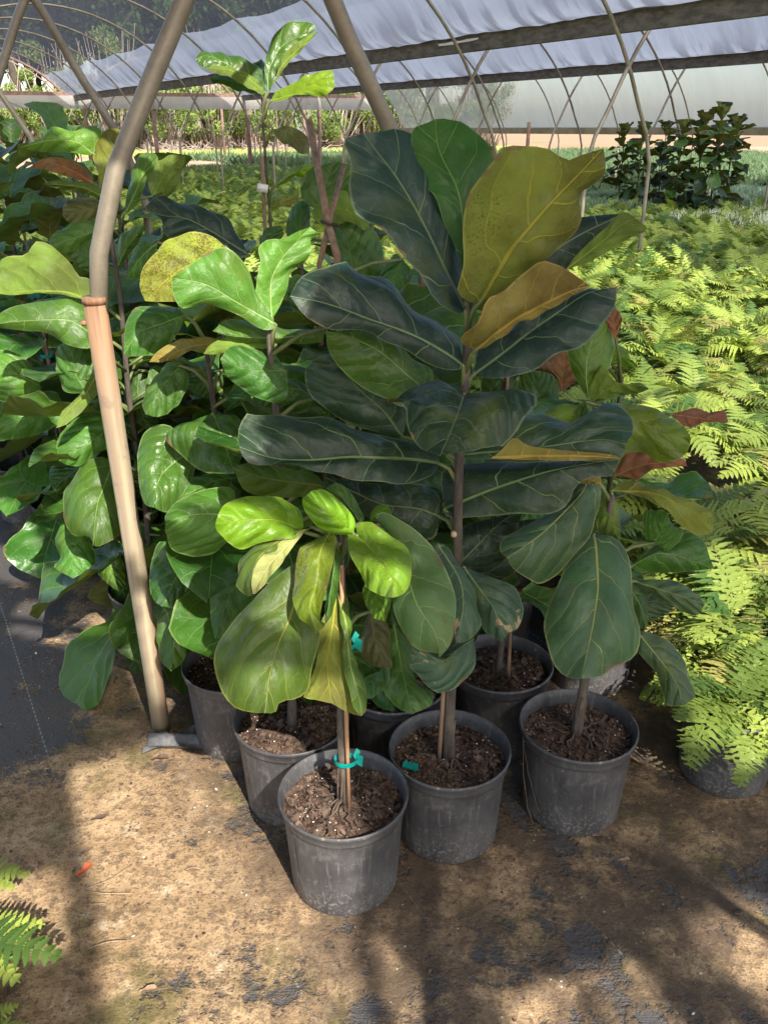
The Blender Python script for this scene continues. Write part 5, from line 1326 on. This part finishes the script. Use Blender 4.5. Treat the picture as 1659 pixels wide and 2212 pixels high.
# brush piles
def brush(A_, B_, w, label):
    rd3 = random.Random(int(A_*10)); mb = MB()
    for k in range(260):
        c = Vector((rd3.gauss(0, w*.4), rd3.gauss(0, .7), abs(rd3.gauss(0, .28)))); d = Vector((rd3.gauss(0, 1), rd3.gauss(0, .6), rd3.gauss(.1, .35))).normalized(); l = rd3.uniform(.4, 1.3)
        e = c + d*l; e.z = min(e.z, .9); mb.tube([c, c.lerp(e, .5)+Vector((0, 0, rd3.uniform(-.1, .15))), Vector((e.x, e.y, max(.02, e.z)))], [.022, .015, .006], 4)
    tag(mb.build('brush_pile', simple_mat('bleached_branches', (.30, .23, .18), (.46, .38, .31), 4, .9), loc=AB(A_, B_)), label, 'brush pile', 'piles of cut branches by the wood')
brush(60, 26, 6, 'pinkish heap of cut branches beyond the road, between the posts'); brush(61.2, 9, 5, 'pale heap of cut branches at the left edge beyond the fig trees'); brush(61, 18, 4, 'heap of cut branches behind the bent pipe')
# dry grass behind road
mb = MB(); rd3 = random.Random(5)
for k in range(9000):
    p = AB(rd3.uniform(58, 63), rd3.uniform(3, 48)); h = rd3.uniform(.12, .4); d = Vector((rd3.gauss(0, .3), rd3.gauss(0, .3), 1))*h; w = Vector((.03, .01, 0))
    mb.add([p-w, p+w, p+d], [(0, 1, 2)])
tag(mb.build('grass', simple_mat('dry_green_grass', (.20, .28, .06), (.36, .38, .12), 2, .8), smooth=False), 'yellow-green grass along the far side of the dirt road', 'grass', None, 'stuff')

# ------------------------------------------------------------------ things on the ground
mb = MB(); rd3 = random.Random(8)
for k in range(9500):
    a, b = rd3.uniform(-.4, 4.5), rd3.uniform(-1.9, 1.55); p = AB(a, b)
    if noise.noise(Vector((p.x*3, p.y*3, 7))) < -.15 and rd3.random() < .8: continue
    sz = rd3.uniform(.0015, .006) if rd3.random() > .06 else rd3.uniform(.007, .015)
    rot = Matrix.Rotation(rd3.uniform(0, 6.28), 3, 'Z') @ Matrix.Rotation(rd3.uniform(-.4, .4), 3, 'X')
    c = Vector((p.x, p.y, .004 + sz*.25)); w = sz*rd3.uniform(.4, .9)
    t0 = [rot @ Vector((sz*math.cos(t)*rd3.uniform(.6, 1), w*math.sin(t)*rd3.uniform(.6, 1), 0)) + c for t in (0, 1.2, 2.4, 3.6, 4.9)]
    t1 = [q - Vector((0, 0, .0025)) for q in t0]
    mi = 0 if rd3.random() > .02 else 1
    mb.add(t0+t1, [(0, 1, 2, 3, 4)] + [(i, i+5, (i+1) % 5+5, (i+1) % 5) for i in range(5)], mi=mi)
tag(mb.build('bark_litter', [M['chip'], M['perlite']], smooth=False), 'bark crumbs and white grit strewn over the ground fabric', 'litter', None, 'stuff')
def dry_leaf(px, py, L, ang, mat, label, name='fallen_leaf'):
    p = gnd(px, py, .01); mb = MB(); D = Vector((math.cos(ang), math.sin(ang), .05))
    gen_leaf(mb, Vector((0, 0, .006)), D, Vector((.1, 0, 1)), L, L*.22, .5, 0, px, 10, 3)
    tag(mb.build(name, mat, loc=(p.x, p.y, .004)), label, 'fallen leaf')
dl = simple_mat('dry_tan_leaf', (.24, .15, .09), (.40, .28, .18), 30, .8); dk = simple_mat('dry_dark_leaf', (.06, .035, .025), (.13, .08, .055), 30, .7)
redm = simple_mat('orange_red_leaf', (.55, .08, .03), (.62, .16, .06), 30, .6)
dry_leaf(165, 1895, .045, 1.0, redm, 'small orange-red leaf lying in the sun at the lower left')
dry_leaf(195, 1772, .04, .3, dk, 'dark curled leaf above the orange-red one'); dry_leaf(60, 1711, .035, 2.7, dl, 'pale tan leaf in the shade at the left')
dry_leaf(300, 2142, .035, .2, dl, 'pale leaf scrap at the bottom of the sunlit patch'); dry_leaf(1395, 1655, .07, 2.3, dl, 'tan leaf beside the fern bed behind the rightmost pot')
dry_leaf(325, 1640, .05, .1, dk, 'dark leaf beside the foot of the tan post'); dry_leaf(435, 1638, .03, 0, dk, 'dark bark-like leaf before the pot by the tan post')
dry_leaf(35, 1125, .06, .3, dl, 'tan leaf far up the shaded aisle at the left'); dry_leaf(598, 1793, .03, .1, dl, 'small tan leaf beside the frontmost pot'); dry_leaf(1333, 1860, .03, .1, dl, 'pale crumb of leaf right of the rightmost pot')
def straw(pts, label):
    P_ = [gnd(x, y, .008) for x, y in pp(pts)]; c = P_[0]; mb = MB()
    cp = catmull([(q - c) for q in P_], 10); mb.tube([(q.x, q.y, .004+.006*math.sin(i/9*3.1)) for i, q in enumerate(cp)], .0012, 5)
    tag(mb.build('pine_straw', dl, loc=(c.x, c.y, .004)), label, 'straw')
straw("182,1920 230,1908 262,1888 285,1868", 'long curved straw just right of the orange-red leaf'); straw("185,1923 225,1934 285,1930", 'straight straw below the curved one')
straw("180,1955 205,1957 228,1952", 'short straw below the other two'); straw("190,2050 230,2040 275,2032", 'pale straw low in the sunlit patch'); straw("320,1777 345,1770 362,1765", 'tiny straw in the upper part of the sunlit patch')
straw("1590,0 1620,10" if False else "400,1879 420,1878 436,1878", 'green straw in the middle of the sunlit patch')
# silver folded scrap of fabric by the post
mb = MB(); c = gnd(385, 1618, .0); vs = []; fs = []
for j in range(9):
    for i in range(15):
        x = -.085 + .17*i/14; y = -.04 + .085*j/8 - .02*(i/14)
        vs.append((x, y + .06*(i/14), .012 + .014*math.sin(j*1.2+i*.35) + .004*math.sin(i*2.1)*(j/8)))
for j in range(8):
    for i in range(14): a = j*15+i; fs.append((a, a+1, a+16, a+15))
mb.add(vs, fs); tag(mb.build('fabric_flap', simple_mat('silvery_grey_fabric', (.09, .09, .095), (.15, .15, .15), 60, .42, .6, .002), loc=(c.x, c.y, .006)), 'shiny grey fold of ground fabric at the foot of the tan post', 'fabric')
